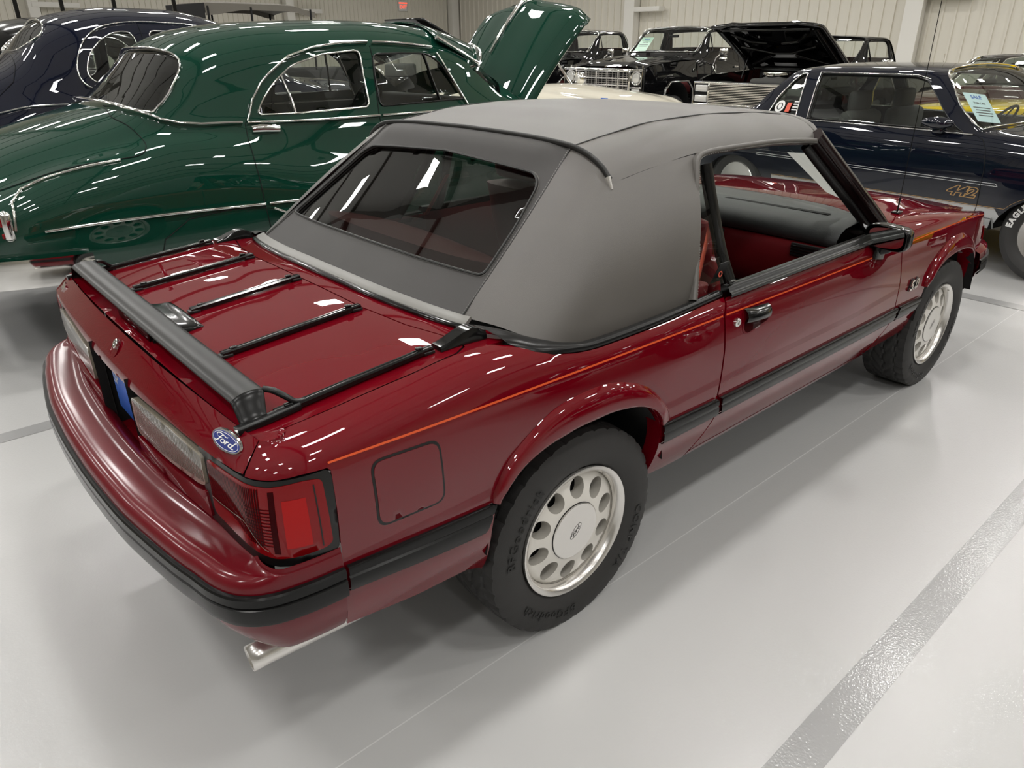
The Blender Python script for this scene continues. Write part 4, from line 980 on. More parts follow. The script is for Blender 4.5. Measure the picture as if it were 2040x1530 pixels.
def swheel(parent, x, y, z, mat, r=.2):
    w = tube('steering_wheel', [(x+.1*math.cos(t), y+r*math.sin(t), z+r*.85*math.cos(t)) for t in [2*math.pi*k/24 for k in range(24)]], .011, mat, parent, closed=True)
    for a in (0, 2.1, 4.2): tube('wheel_spoke', [(x, y, z), (x+.1*math.cos(a), y+r*math.sin(a), z+r*.85*math.cos(a))], .007, mat, w, n=6)
# ---------------------------------------------------------------- green fifties sedan
greenp = pr('green_paint', (.0035, .040, .024), .45, 0, 1.0, .012, .0)
beige = pr('beige_upholstery', (.34, .31, .22), .8)
greyup = pr('grey_upholstery', (.09, .09, .085), .8)
navyp = pr('navy_paint', (.003, .005, .016), .45, 0, 1.0, .012, .0)
gs = thing('green_sedan', 'dark green rounded four-door sedan with its hood raised', 'car', (0, 3.2, 0))
gfn = shell(GREEN)
sm3 = lambda P_: [(p.x, p.y) for p in crom([(x, y, 0) for x, y in P_], 4)]
rearwin = [(-.072, 1.8), (-.067, 1.72), (-.058, 1.55), (-.035, 1.335), (.031, 1.196), (.076, 1.212), (.147, 1.269), (.231, 1.361), (.272, 1.429), (.272, 1.50), (.250, 1.60), (.232, 1.74), (.230, 1.8)]
rearwin = sm3(rearwin)
rdg = rnd([(.595, 1.040), (.637, 1.105), (.744, 1.203), (.880, 1.284), (1.097, 1.341), (1.365, 1.363), (1.352, 1.043), (.835, 1.032)], .04)
fdg_ = rnd([(1.455, 1.337), (1.90, 1.35), (1.993, 1.297), (2.16, 1.06), (1.43, 1.042)], .04)
wsh = [(2.66, 1.8), (2.66, 1.60), (2.60, 1.30), (2.54, 1.14), (2.30, 1.30), (2.255, 1.42), (2.245, 1.6), (2.24, 1.8)]
gb = carbody('body', gfn, -1.06, 2.86, greenp, gs, holes=[rdg, fdg_], top=[rearwin, wsh], res=.04)
win('rear_window_glass', [(x, min(s, 1.799)) for x, s in rearwin], gfn, tint, gs); win('windshield_glass', [(x, min(s, 1.799)) for x, s in wsh], gfn, clear, gs)
win('rear_door_glass', rdg, gfn, clear, gs); win('front_door_glass', fdg_, gfn, clear, gs)
FLAT = rrect(.010, .026, .004); THIN = rrect(.010, .014, .004)
trim('rear_window_chrome', rearwin, gfn, FLAT, chrome, gs)
trim('belt_chrome', [(-.098, 1.799), (-.085, 1.55), (-.058, 1.346), (.0, 1.20), (.064, 1.103), (.15, 1.04), (.261, 1.008), (.49, .995)], gfn, rrect(.014, .050, .006), chrome, gs)
trim('door_belt_chrome', [(.52, .993), (1.0, .985), (1.405, .985)], gfn, rrect(.014, .046, .006), chrome, gs); trim('door_belt_chrome', [(1.425, .985), (2.2, .985)], gfn, rrect(.014, .046, .006), chrome, gs)
trim('window_arch_chrome', [(.522, 1.003), (.581, 1.121), (.655, 1.20), (.710, 1.243), (.860, 1.325), (1.041, 1.372), (1.259, 1.397), (1.440, 1.403)], gfn, rrect(.012, .056, .006), chrome, gs)
trim('window_arch_chrome', [(1.475, 1.403), (1.711, 1.398), (1.95, 1.389)], gfn, rrect(.012, .056, .006), chrome, gs)
trim('door_glass_chrome', rdg, gfn, THIN, chrome, gs, True); trim('door_glass_chrome', fdg_, gfn, THIN, blackg, gs, True)
trim('vent_divider', [(.835, 1.03), (.83, 1.10), (.80, 1.24)], gfn, rrect(.012, .022, .004), chrome, gs, d=-.004); trim('vent_divider', [(1.93, 1.06), (1.90, 1.2), (1.87, 1.35)], gfn, rrect(.012, .022, .004), blackg, gs, d=-.004)
trim('windshield_chrome', [(2.16, 1.02), (2.06, 1.22), (1.98, 1.36)], gfn, rrect(.012, .03, .005), chrome, gs)
GAP = rrect(.004, .010, .002)
trim('door_seam', [(.511, 1.0), (.491, .857), (.489, .668), (.498, .444), (.515, .30), (.53, .06), (1.40, .06), (1.405, .6), (1.41, 1.0), (1.46, 1.39)], gfn, GAP, dark, gs, d=.0)
trim('trunk_seam', [(p.x, p.y) for p in crom([(-.095, 1.6, 0), (-.118, 1.45, 0), (-.130, 1.33, 0), (-.090, 1.14, 0), (-.062, .97, 0), (-.072, .86, 0), (-.13, .80, 0), (-.30, .82, 0), (-.60, .88, 0), (-.85, .95, 0)], 6)], gfn, GAP, dark, gs, d=.0)
trim('side_molding', [(-.655, .465), (-.60, .464), (0, .455), (.495, .443)], gfn, rrect(.014, .038, .006), chrome, gs); trim('side_molding', [(.52, .443), (1.4, .43)], gfn, rrect(.014, .038, .006), chrome, gs)
trim('stone_guard', [(.53, .42), (.66, .36), (.70, .22)], gfn, rrect(.012, .10, .006), chrome, gs)
trim('fender_chrome', [(-.772, .50), (-.757, .60), (-.747, .722), (-.69, .815), (-.58, .822), (-.485, .807), (-.219, .792)], gfn, rrect(.012, .022, .005), chrome, gs)
trim('skirt_seam', [(-.17, .10), (-.10, .33), (.05, .42), (.28, .435), (.50, .42)], gfn, GAP, dark, gs, d=.001)
for sg in (-1, 1):
    tl = box('tail_lamp', (.05, .07, .15), (-.80, sg*.905, .80), chrome, gs, .02); box('tail_lens', (.02, .045, .06), (-.825, sg*.905, .83), lensred, tl, .008); box('reflector', (.02, .03, .03), (-.825, sg*.905, .755), lensred, tl, .01)
    h0 = Vector(off(gfn, .02)(.53, .942)); hd = sweep('door_handle', circ(.020, 10, .026), [(h0.x, sg*-h0.y, h0.z-.004), (h0.x+.06, sg*-h0.y, h0.z-.002), (h0.x+.17, sg*-h0.y-.0, h0.z-.012)], chrome, gs, sharp=60, scale=lambda t: 1.0-.55*abs(t-.45)**1.5)
# bumper
bpp = crom([(-.48, -.985, .56), (-.60, -.99, .565), (-.80, -.975, .575), (-.98, -.90, .58), (-1.10, -.70, .585), (-1.16, -.35, .59), (-1.18, 0, .59), (-1.16, .35, .59), (-1.10, .70, .585), (-.98, .90, .58), (-.80, .975, .575), (-.60, .99, .565), (-.48, .985, .56)], 5)
gbp = sweep('rear_bumper', [(-.012, -.075), (.014, -.066), (.024, -.03), (.026, .0), (.022, .035), (.008, .062), (-.012, .07), (-.02, .0)], bpp, chrome, gs, sharp=60)
for sg in (-1, 1): lathe('bumper_bolt', [(0, -.02), (.016, -.016), (.018, 0)], chrome, gbp, 16, Matrix.Translation((-.55, sg*1.005, .555)) @ (Matrix.Rotation(math.pi, 4, 'Z') if sg > 0 else Matrix.Identity(4)))
# cabin
bench(gs, .50, 0, 1.3, .55, beige, .52); bench(gs, 1.45, 0, 1.3, .48, beige, .52); swheel(gs, 2.02, .38, 1.16, dark)
box('dashboard', (.22, 1.4, .22), (2.38, 0, 1.12), greyup, gs, .05); box('cabin_floor', (2.6, 1.5, .04), (1.2, 0, .36), dark, gs, 0); box('parcel_shelf', (.35, 1.2, .03), (.22, 0, 1.06), greyup, gs, .01)
tube('rear_view_mirror', [(2.2, -.09, 1.58), (2.2, .09, 1.58)], .02, dark, gs)
for x in (.15, 3.25):
    for sg in (-1, 1): old_wheel(gs, x, sg*.74, .36, rim=.19, mat=chrome)
# outside visor over the windshield
def visor(a, c):
    y = -.67+1.34*a; d = abs(y)/.67; x0 = 2.12-.10*d**2; x1 = 2.72-.34*d**2.2; x = x0+(x1-x0)*c; z = 1.742-.125*d**2.4+.016-(.10+.03*d)*c-.05*c*c; return (x, y, z)
v_ = grid('sun_visor', visor, 28, 6, greenp, gs); recalc(v_); solid(v_, .012); tube('visor_edge', [visor(k/28, 1.0) for k in range(29)], .012, chrome, v_)
for sg in (-1, 1):
    tube('visor_bracket', [visor(.02 if sg < 0 else .98, .0), visor(.02 if sg < 0 else .98, 1.), (2.20, sg*.66, 1.42)], .016, chrome, v_)
# raised hood
def ghood(a, c):
    t = a; yy = -1+2*c; hw = .60+.06*sm(0, .8, t)-.06*sm(.9, 1., t); y = hw*yy; ax = abs(yy); drop = .13*ax**2.2+.08*sm(.84, 1.0, ax)
    zc = 1.235+.72*t+.05*math.sin(math.pi*t)-.03*sm(.85, 1.05, t); x = 2.86+.64*t+.05*sm(.85, 1, t)
    nx, nz = -.72, .69; return (x-nx*drop*.6, y, zc-nz*drop+.03*math.exp(-(yy/.16)**2))
hd = grid('raised_hood', ghood, 22, 32, greenp, gs); recalc(hd); solid(hd, .02)
cs = [Vector(ghood(.30+.68*k/14, .5))+Vector((-.01, 0, .014)) for k in range(15)]
sweep('hood_ornament_strip', rrect(.045, .02, .008), cs, chrome, hd, up=(-.6, 0, .8), scale=lambda t: .35+.65*t)
# front fenders and engine bay
for sg in (-1, 1):
    def ff(a, c, sg=sg):
        x = 2.86+1.45*a; k = 1-sm(.75, 1.02, a)*.30; pts = [(.86, .34), (.92, .50), (.94, .70), (.92, .88), (.86, 1.0), (.76, 1.02), (.66, .96), (.64, .80)]; d, z = pts[int(round(c*7))]; return (x, sg*d*(1-.12*sm(.7, 1, a)), .34+(z-.34)*k)
    recalc(grid('front_fender', ff, 14, 7, greenp, gs))
    lathe('headlamp', [(0, -.02), (.07, -.012), (.085, 0), (.095, .03)], chrome, gs, 24, Matrix.Translation((4.30, sg*.72, .80)) @ Matrix.Rotation(math.radians(90), 4, 'Z'))
box('engine_bay', (1.25, 1.28, .35), (3.50, 0, .62), dark, gs, .02); box('engine_block', (.7, .4, .25), (3.4, 0, .88), greyup, gs, .05); box('front_grille', (.08, 1.3, .3), (4.26, 0, .62), chrome, gs, .03)
fbp = crom([(4.15, -.95, .50), (4.36, -.80, .50), (4.45, 0, .50), (4.36, .80, .50), (4.15, .95, .50)], 6); sweep('front_bumper', rrect(.03, .13, .012), fbp, chrome, gs)
# ---------------------------------------------------------------- navy forties sedan and a black one behind it
LOWN = [(.80, .36), (.86, .50), (.88, .70), (.87, .92), (.83, 1.11)]
NAVY = [(-1.15, [(.60, .50), (.66, .56), (.68, .64), (.66, .72), (.60, .78), (.50, .83), (.40, .86), (.28, .88), (.14, .89), (0, .895)]),
 (-.95, [(.72, .42), (.78, .52), (.80, .68), (.78, .82), (.70, .92), (.60, 1.0), (.50, 1.06), (.35, 1.10), (.18, 1.12), (0, 1.125)]),
 (-.6, [(.78, .38), (.84, .50), (.86, .70), (.85, .90), (.80, 1.04), (.70, 1.14), (.58, 1.22), (.42, 1.27), (.20, 1.295), (0, 1.30)]),
 (-.25, LOWN[:4]+[(.83, 1.09), (.74, 1.21), (.63, 1.33), (.46, 1.40), (.23, 1.43), (0, 1.44)]),
 (-.08, LOWN+[(.765, 1.235), (.685, 1.38), (.52, 1.48), (.27, 1.52), (0, 1.535)]),
 (.12, LOWN+[(.775, 1.24), (.705, 1.43), (.575, 1.63), (.31, 1.72), (0, 1.75)]), (.36, LOWN+[(.785, 1.24), (.73, 1.46), (.635, 1.70), (.37, 1.82), (0, 1.86)]),
 (.8, LOWN+[(.79, 1.24), (.745, 1.49), (.665, 1.75), (.42, 1.875), (0, 1.915)]), (1.2, LOWN+[(.79, 1.24), (.745, 1.49), (.66, 1.745), (.42, 1.87), (0, 1.91)]),
 (1.64, LOWN+[(.78, 1.24), (.73, 1.46), (.64, 1.68), (.40, 1.795), (0, 1.835)]), (1.95, LOWN+[(.77, 1.24), (.71, 1.40), (.60, 1.56), (.36, 1.65), (0, 1.68)]), (2.3, LOWN+[(.74, 1.23), (.60, 1.28), (.45, 1.30), (.24, 1.32), (0, 1.325)]),
 (3.0, LOWN[:4]+[(.82, 1.02), (.62, 1.05), (.50, 1.14), (.36, 1.20), (.18, 1.24), (0, 1.25)]), (3.5, [(.74, .38), (.80, .5), (.82, .66), (.80, .82), (.72, .92), (.56, .96), (.42, 1.02), (.28, 1.08), (.14, 1.12), (0, 1.13)]), (3.72, [(.5, .45), (.55, .52), (.56, .62), (.54, .70), (.48, .76), (.38, .80), (.28, .83), (.18, .85), (.09, .86), (0, .865)])]
def old_sedan(name, label, loc, paint, chromed=True):
    t = thing(name, label, 'car', loc); fn = shell(NAVY)
    sm2 = lambda P_, cl: [(p.x, p.y) for p in crom([(x, y, 0) for x, y in P_], 5, cl)]
    qw = rnd([(.372, 1.12), (.36, 1.17), (.44, 1.27), (.58, 1.345), (.76, 1.365), (.80, 1.30), (.80, 1.09), (.44, 1.08)], .05)
    qw = sm2([(.375, 1.13), (.385, 1.20), (.45, 1.28), (.58, 1.345), (.72, 1.365), (.79, 1.33), (.805, 1.22), (.795, 1.11), (.70, 1.08), (.45, 1.08)], True)
    fw_ = rnd([(.92, 1.09), (.92, 1.37), (1.45, 1.36), (1.72, 1.20), (1.80, 1.08)], .05)
    rw_ = sm2([(-.045, 1.8), (-.04, 1.65), (.0, 1.52), (.08, 1.455), (.16, 1.48), (.205, 1.58), (.215, 1.7), (.215, 1.8)], False)
    ww = [(2.16, 1.8), (2.15, 1.5), (2.08, 1.2), (1.86, 1.34), (1.80, 1.5), (1.79, 1.8)]
    carbody('body', fn, -1.15, 3.72, paint, t, holes=[qw, fw_], top=[rw_, ww], res=.06)
    win('quarter_glass', qw, fn, clear, t); win('door_glass', fw_, fn, clear, t); win('rear_window_glass', [(x, min(s, 1.799)) for x, s in rw_], fn, tint, t); win('windshield_glass', [(x, min(s, 1.799)) for x, s in ww], fn, clear, t)
    trim('window_chrome', qw, fn, THIN, chrome, t, True); trim('window_chrome', fw_, fn, THIN, chrome, t, True); trim('rear_window_chrome', rw_, fn, FLAT, chrome, t)
    trim('window_surround', sm2([(1.0, 1.02), (.55, 1.02), (.37, 1.05), (.305, 1.12), (.315, 1.22), (.40, 1.33), (.56, 1.405), (.80, 1.43), (1.0, 1.432), (1.4, 1.42)], False), fn, FLAT, chrome, t)
    trim('side_molding', [(-.5, .86), (-.2, .885), (.3, .90), (1.0, .905), (2.2, .90)], fn, rrect(.012, .03, .005), chrome, t); trim('door_seam', [(.86, 1.42), (.865, 1.0), (.86, .4), (.86, .05)], fn, GAP, dark, t, d=0.)
    trim('trunk_seam', [(-.06, 1.6), (-.10, 1.35), (-.16, 1.18), (-.30, 1.06), (-.6, 1.02), (-.9, 1.02)], fn, GAP, dark, t, d=0.)
    for x in (.0, 2.9):
        for sg in (-1, 1): old_wheel(t, x, sg*.76, .36, mat=chrome)
    for sg in (-1, 1):
        for x in (0., 2.9):
            def fen(a, c, x=x, sg=sg): an = math.pi*(1.04-1.08*a); k = math.sin(math.pi*c); return (x-.55*math.cos(math.pi*a)*(1-.15*c), sg*(.70+.26*c**.7), .28+.52*math.sin(math.pi*a)*(1-.45*c**2))
            recalc(grid('wheel_fender', fen, 18, 6, paint, t))
    bench(t, .35, 0, 1.2, .6, greyup, .55); bench(t, 1.15, 0, 1.2, .55, greyup, .55); swheel(t, 1.62, .36, 1.30, dark); box('dashboard', (.2, 1.3, .2), (1.9, 0, 1.18), greyup, t, .04)
    bp2 = crom([(-.75, -.90, .52), (-1.05, -.82, .52), (-1.22, -.4, .52), (-1.25, 0, .52), (-1.22, .4, .52), (-1.05, .82, .52), (-.75, .90, .52)], 5); sweep('rear_bumper', rrect(.03, .10, .012), bp2, chrome, t)
    return t
old_sedan('old_sedan', 'navy blue rounded sedan with chrome window surround beyond the green sedan', (0, 5.9, 0), navyp)
old_sedan('old_sedan', 'black rounded sedan at the far left beyond the navy sedan', (.02, 8.9, 0), blackg)
old_sedan('old_sedan', 'black rounded sedan parked to the right of the maroon convertible, outside the frame', (2.9, -3.55, 0), blackg)
# ---------------------------------------------------------------- boxy coupes
LC = [(.80,.32),(.88,.42),(.905,.58),(.91,.72),(.895,.86)]
CUT = [(-3.05,[(.70,.45),(.76,.50),(.78,.60),(.78,.70),(.76,.78),(.72,.84),(.60,.86),(.45,.87),(.22,.875),(0,.88)]),
(-2.9,[(.78,.36),(.86,.45),(.88,.60),(.885,.72),(.87,.84),(.82,.915),(.70,.935),(.5,.945),(.25,.95),(0,.952)]),
(-2.3,LC+[(.85,.945),(.76,.975),(.55,.99),(.28,1.0),(0,1.0)]),(-2.12,LC+[(.855,.955),(.79,1.0),(.64,1.04),(.30,1.07),(0,1.08)]),
(-1.92,LC+[(.857,.96),(.775,1.10),(.68,1.22),(.42,1.28),(0,1.30)]),(-1.72,LC+[(.857,.965),(.76,1.15),(.655,1.32),(.50,1.385),(0,1.41)]),
(-1.4,LC+[(.857,.968),(.755,1.16),(.65,1.345),(.52,1.405),(0,1.432)]),(-.8,LC+[(.857,.968),(.755,1.16),(.65,1.345),(.52,1.41),(0,1.438)]),
(-.38,LC+[(.857,.968),(.755,1.15),(.645,1.33),(.50,1.392),(0,1.418)]),(-.12,LC+[(.857,.968),(.775,1.08),(.69,1.17),(.45,1.235),(0,1.25)]),
(.12,LC+[(.857,.965),(.79,.995),(.64,1.01),(.32,1.02),(0,1.025)]),(.5,LC+[(.855,.955),(.77,.98),(.58,.99),(.3,1.0),(0,1.0)]),
(1.3,[(.80,.34),(.88,.42),(.90,.58),(.905,.70),(.885,.83),(.84,.905),(.74,.925),(.55,.935),(.28,.945),(0,.945)]),
(1.75,[(.72,.36),(.80,.44),(.82,.56),(.82,.66),(.80,.76),(.76,.82),(.66,.835),(.48,.845),(.24,.85),(0,.85)])]
def coupe(name, label, loc, rz, paint, lower, detail=True, gold=None):
    t = thing(name, label, 'car', loc, rz); fn = shell(CUT)
    qw = rnd([(-1.835, 1.045), (-1.80, 1.20), (-1.66, 1.415), (-1.605, 1.42), (-1.57, 1.25), (-1.525, 1.035)], .012)
    dw = rnd([(-1.385, 1.028), (-1.423, 1.214), (-1.450, 1.40), (-.60, 1.40), (-.50, 1.37), (-.296, 1.20), (-.05, 1.025)], .015)
    ww = [(.115, 1.8), (.105, 1.55), (.085, 1.30), (.06, 1.13), (-.36, 1.43), (-.405, 1.55), (-.41, 1.8)]
    bw = [(-1.76, 1.8), (-1.765, 1.5), (-1.86, 1.36), (-2.12, 1.18), (-2.14, 1.4), (-2.15, 1.8)]
    arch = lambda x: [(x+.40*math.cos(a), .44*math.sin(a)) for a in [math.pi*k/12 for k in range(12, -1, -1)]]
    carbody('body', fn, -3.05, 1.75, paint, t, holes=[qw, dw], top=[ww, bw], bottom=[arch(-2.10), arch(.70)], res=.05)
    win('quarter_glass', qw, fn, tint, t); win('door_glass', dw, fn, clear, t); win('windshield_glass', [(x, min(s, 1.799)) for x, s in ww], fn, clear, t); win('rear_window_glass', [(x, min(s, 1.799)) for x, s in bw], fn, tint, t)
    trim('quarter_chrome', qw, fn, THIN, chrome, t, True, res=.08); trim('door_chrome', [(-1.40, 1.02), (-1.44, 1.214), (-1.470, 1.415), (-.595, 1.415), (-.48, 1.385)], fn, rrect(.01, .022, .004), chrome, t, res=.08); trim('belt_chrome', [(-1.40, 1.012), (.02, 1.012)], fn, THIN, chrome, t, res=.1)
    trim('window_rubber', dw, fn, rrect(.006, .03, .003), rubblk, t, True, d=-.002, res=.08)
    trim('windshield_chrome', ww, fn, rrect(.012, .035, .005), chrome, t, res=.08); trim('door_seam', [(.02, 1.03), (.10, .96), (.15, .828), (.182, .629), (.19, .285), (.15, .05)], fn, GAP, dark, t, d=0., res=.06)
    if detail:
        wl = lambda pts, w, m_, nm: trim(nm, pts, fn, rrect(.002, w, .0008, 1), m_, t, d=.001, res=.05)
        wl([(-1.85, .512), (.285, .512), (.30, .487), (-1.85, .487)], .006, whitep, 'side_stripe')
        # lower two-tone panel with gold border
        ar = [(.70+.40*math.cos(a), .44*math.sin(a)) for a in [math.pi*(1-k/12) for k in range(4)]]
        lw = [(-1.66, .02), (-1.66, .275), (.315, .285)]+[p for p in ar[::-1] if p[1] < .28]+[(.29, .0)]
        for m_ in (False, True): panel('lower_paint', lw, off(fn, .0012), lower, t, res=.06, flange=0, mirror=m_)
        wl([(-1.66, .282), (.312, .292)]+[(.70+.418*math.cos(a), .46*math.sin(a)) for a in [math.pi*(.78-.56*k/12) for k in range(13)]], .007, gold, 'gold_stripe'); wl([(-1.66, .268), (.318, .278)], .004, gold, 'gold_stripe')
        for bo_, dd, mm in ((.009, .0014, gold), (.0015, .0018, navy2)):
            V, F = text_mesh('442', .135, 0, bo_, 'CENTER', .92, .3)
            mesh('number_decal', [Vector(off(fn, dd)(.055+v.x*1.1, .392+v.y*.98)) for v in V], F, mm, t, False)
    # mirror
    for sg in (-1, 1):
        def mh_(a, c, sg=sg): an = 2*math.pi*c; r = math.sin(math.pi*min(1, .08+.92*a))**.6; return (-.33+.24*a, sg*(.93+.05*r*math.cos(an)), 1.045+.045*r*math.sin(an))
        m_ = grid('door_mirror', mh_, 10, 14, paint, t); recalc(m_); box('mirror_stalk', (.09, .06, .06), (-.22, sg*.885, .995), paint, m_, .015)
    # cabin
    for sg in (-1, 1):
        s_ = box('bucket_seat', (.14, .52, .50), (-1.20, sg*.36, .80), greyup, t, .06); box('headrest', (.09, .28, .18), (-1.23, sg*.36, 1.12), greyup, s_, .04); box('seat_cushion', (.5, .52, .18), (-.91, sg*.36, .52), greyup, s_, .05)
    bench(t, -1.75, 0, 1.2, .42, greyup, .5); box('dashboard', (.35, 1.45, .16), (-.06, 0, .90), dashm, t, .05); swheel(t, -.36, .37, .95, dark, .18); box('cabin_floor', (2.6, 1.5, .04), (-.9, 0, .36), dark, t, 0); tube('rear_view_mirror', [(-.36, -.1, 1.30), (-.36, .1, 1.30)], .022, dark, t)
    for x in (-2.10, .70):
        for sg in (-1, 1):
            w = old_wheel(t, x, sg*.765, .335, rim=.20, mat=steel)
            recalc(grid('wheel_housing', lambda a, c, x=x, sg=sg: (x+.405*math.cos(math.pi*a), sg*(.88-.4*c), .32+.40*math.sin(math.pi*a)), 14, 2, dark, t))
            if detail and x > 0 and sg < 0:
                V, F = text_mesh('EAGLE GT', .055, 0, .003, 'CENTER', 1.2)
                mesh('tire_lettering', [Vector((x, -.765, .335))+polar(.268+v.y, math.radians(-52)+v.x/.268, -.1125) for v in V], F, whitep, w, False)
                V, F = text_mesh('EAGLE GT', .055, 0, -.0022, 'CENTER', 1.2)
                mesh('tire_lettering', [Vector((x, -.765, .335))+polar(.268+v.y, math.radians(-52)+v.x/.268, -.1130) for v in V], F, rubber, w, False)
    for x, nm in ((1.80, 'front_bumper'), (-3.10, 'rear_bumper')):
        s_ = 1 if x > 0 else -1; P_ = crom([(x-.22*s_, -.86, .48), (x-.04*s_, -.80, .48), (x+.02*s_, 0, .48), (x-.04*s_, .80, .48), (x-.22*s_, .86, .48)], 5); sweep(nm, rrect(.04, .14, .02), P_, chrome if detail else paint, t)
    tube('antenna', [(.42, -.70, .97), (.50, -.69, 1.45)], .003, steel, t)
    return t
gold = pr('gold_tape', (.42, .25, .09), .4); silverp = pr('silver_paint', (.52, .53, .53), .45, .3, 1.0, .012, .0); yellowp = pr('yellow_paint', (.80, .56, .0), .45, 0, 1.0, .012, .0); brownp = pr('brown_red_paint', (.05, .008, .006), .45, 0, 1.0, .012, .0)
navy2 = pr('dark_blue_paint', (.0045, .0065, .015), .45, .2, 1.0, .012, .0)
c442 = coupe('coupe', 'dark blue and silver coupe with 442 decal and price sheet in the windshield', (5.853, -.112, 0), math.radians(-97.1), navy2, silverp, True, gold)
sheet = pr('pale_blue_sheet', (.62, .80, .85), .6); inkblue = pr('blue_ink', (.03, .12, .55), .6); ink = pr('dark_ink', (.08, .08, .09), .6)
SH = frame((-.13, -.50, 1.135), (.12, .36, -.04), (-.50, 0, .42))
def card(root, M_, w, h, lines, mat=None, nm='price_sheet'):
    p = mesh(nm, [M_ @ Vector(q) for q in ((-w/2, -h/2, 0), (w/2, -h/2, 0), (w/2, h/2, 0), (-w/2, h/2, 0))], [(0, 1, 2, 3)], mat or sheet, root, False)
    V, F = text_mesh('SALE', h*.17, 0, .001); mesh('sheet_heading', [M_ @ Vector((v.x, v.y+h*.36, .0012)) for v in V], F, inkblue, p, False)
    V, F = text_mesh('THIS CAR', h*.09, 0, .0006); mesh('sheet_text', [M_ @ Vector((v.x, v.y+h*.15, .0012)) for v in V], F, ink, p, False)
    for k in range(lines):
        y = -h*.02-k*h*.09; ww_ = w*(.62 if k % 2 else .74); mesh('sheet_line', [M_ @ Vector(q) for q in ((-ww_/2, y, .0012), (ww_/2, y, .0012), (ww_/2, y+h*.03, .0012), (-ww_/2, y+h*.03, .0012))], [(0, 1, 2, 3)], ink, p, False)
    return p
stk = lambda h: (lambda v: Vector(off(shell(CUT), h)(-1.735+v.x, 1.115+v.y)))
ring('window_sticker', .050, .050, .020, .004, stk, whitep, c442, 28); ring('sticker_core', .020, .024, .020, .004, stk, whitep, c442, 16)
for k in range(4): mesh('sticker_text', [stk(.004)(Vector(q)) for q in ((.135, .035-.022*k, 0), (.19, .035-.022*k, 0), (.19, .045-.022*k, 0), (.135, .045-.022*k, 0))], [(0, 1, 2, 3)], whitep, c442, False)
mesh('sticker_red', [stk(.004)(Vector(q)) for q in ((.07, -.045, 0), (.115, -.045, 0), (.115, .03, 0), (.07, .03, 0))], [(0, 1, 2, 3)], redbelt, c442, False)
card(c442, SH, .23, .30, 4)
yc = coupe('coupe', 'bright yellow low coupe standing behind the dark blue coupe', (7.95, .05, 0), math.radians(83), yellowp, yellowp, False); yc.scale = (1, 1, 1.04)
coupe('coupe', 'brown red coupe at the right edge behind the dark blue coupe', (11.0, 1.62, 0), math.radians(180), brownp, brownp, False)
# ---------------------------------------------------------------- square pickup trucks along the far wall
blk = pr('black_truck_paint', (.004, .004, .0045), .45, 0, 1.0, .012, .0); amber = pr('amber_lens', (.65, .25, .03), .25, 0, .8, .03); lampg = pr('lamp_glass', (.75, .75, .72), .15, .3, 1., .02); greentint = pr('pale_green_sheet', (.55, .75, .62), .6); redup = pr('red_cloth', (.16, .02, .02), .8)
TC = [(.93, .62), (.955, .90), (.945, 1.15)]
CAB = [(-1.40, TC+[(.90, 1.32), (.80, 1.36), (.70, 1.37), (.50, 1.375), (0, 1.38)]), (-1.56, TC+[(.895, 1.36), (.80, 1.44), (.71, 1.47), (.56, 1.48), (0, 1.485)]),
 (-1.95, TC+[(.885, 1.38), (.815, 1.60), (.735, 1.79), (.61, 1.845), (0, 1.87)]), (-2.30, TC+[(.885, 1.38), (.82, 1.60), (.742, 1.805), (.61, 1.865), (0, 1.895)]),
 (-2.66, TC+[(.885, 1.38), (.82, 1.60), (.742, 1.80), (.61, 1.855), (0, 1.88)]), (-2.80, TC+[(.885, 1.38), (.82, 1.56), (.745, 1.73), (.60, 1.765), (0, 1.78)]), (-2.88, TC+[(.885, 1.36), (.82, 1.40), (.745, 1.43), (.58, 1.44), (0, 1.445)])]
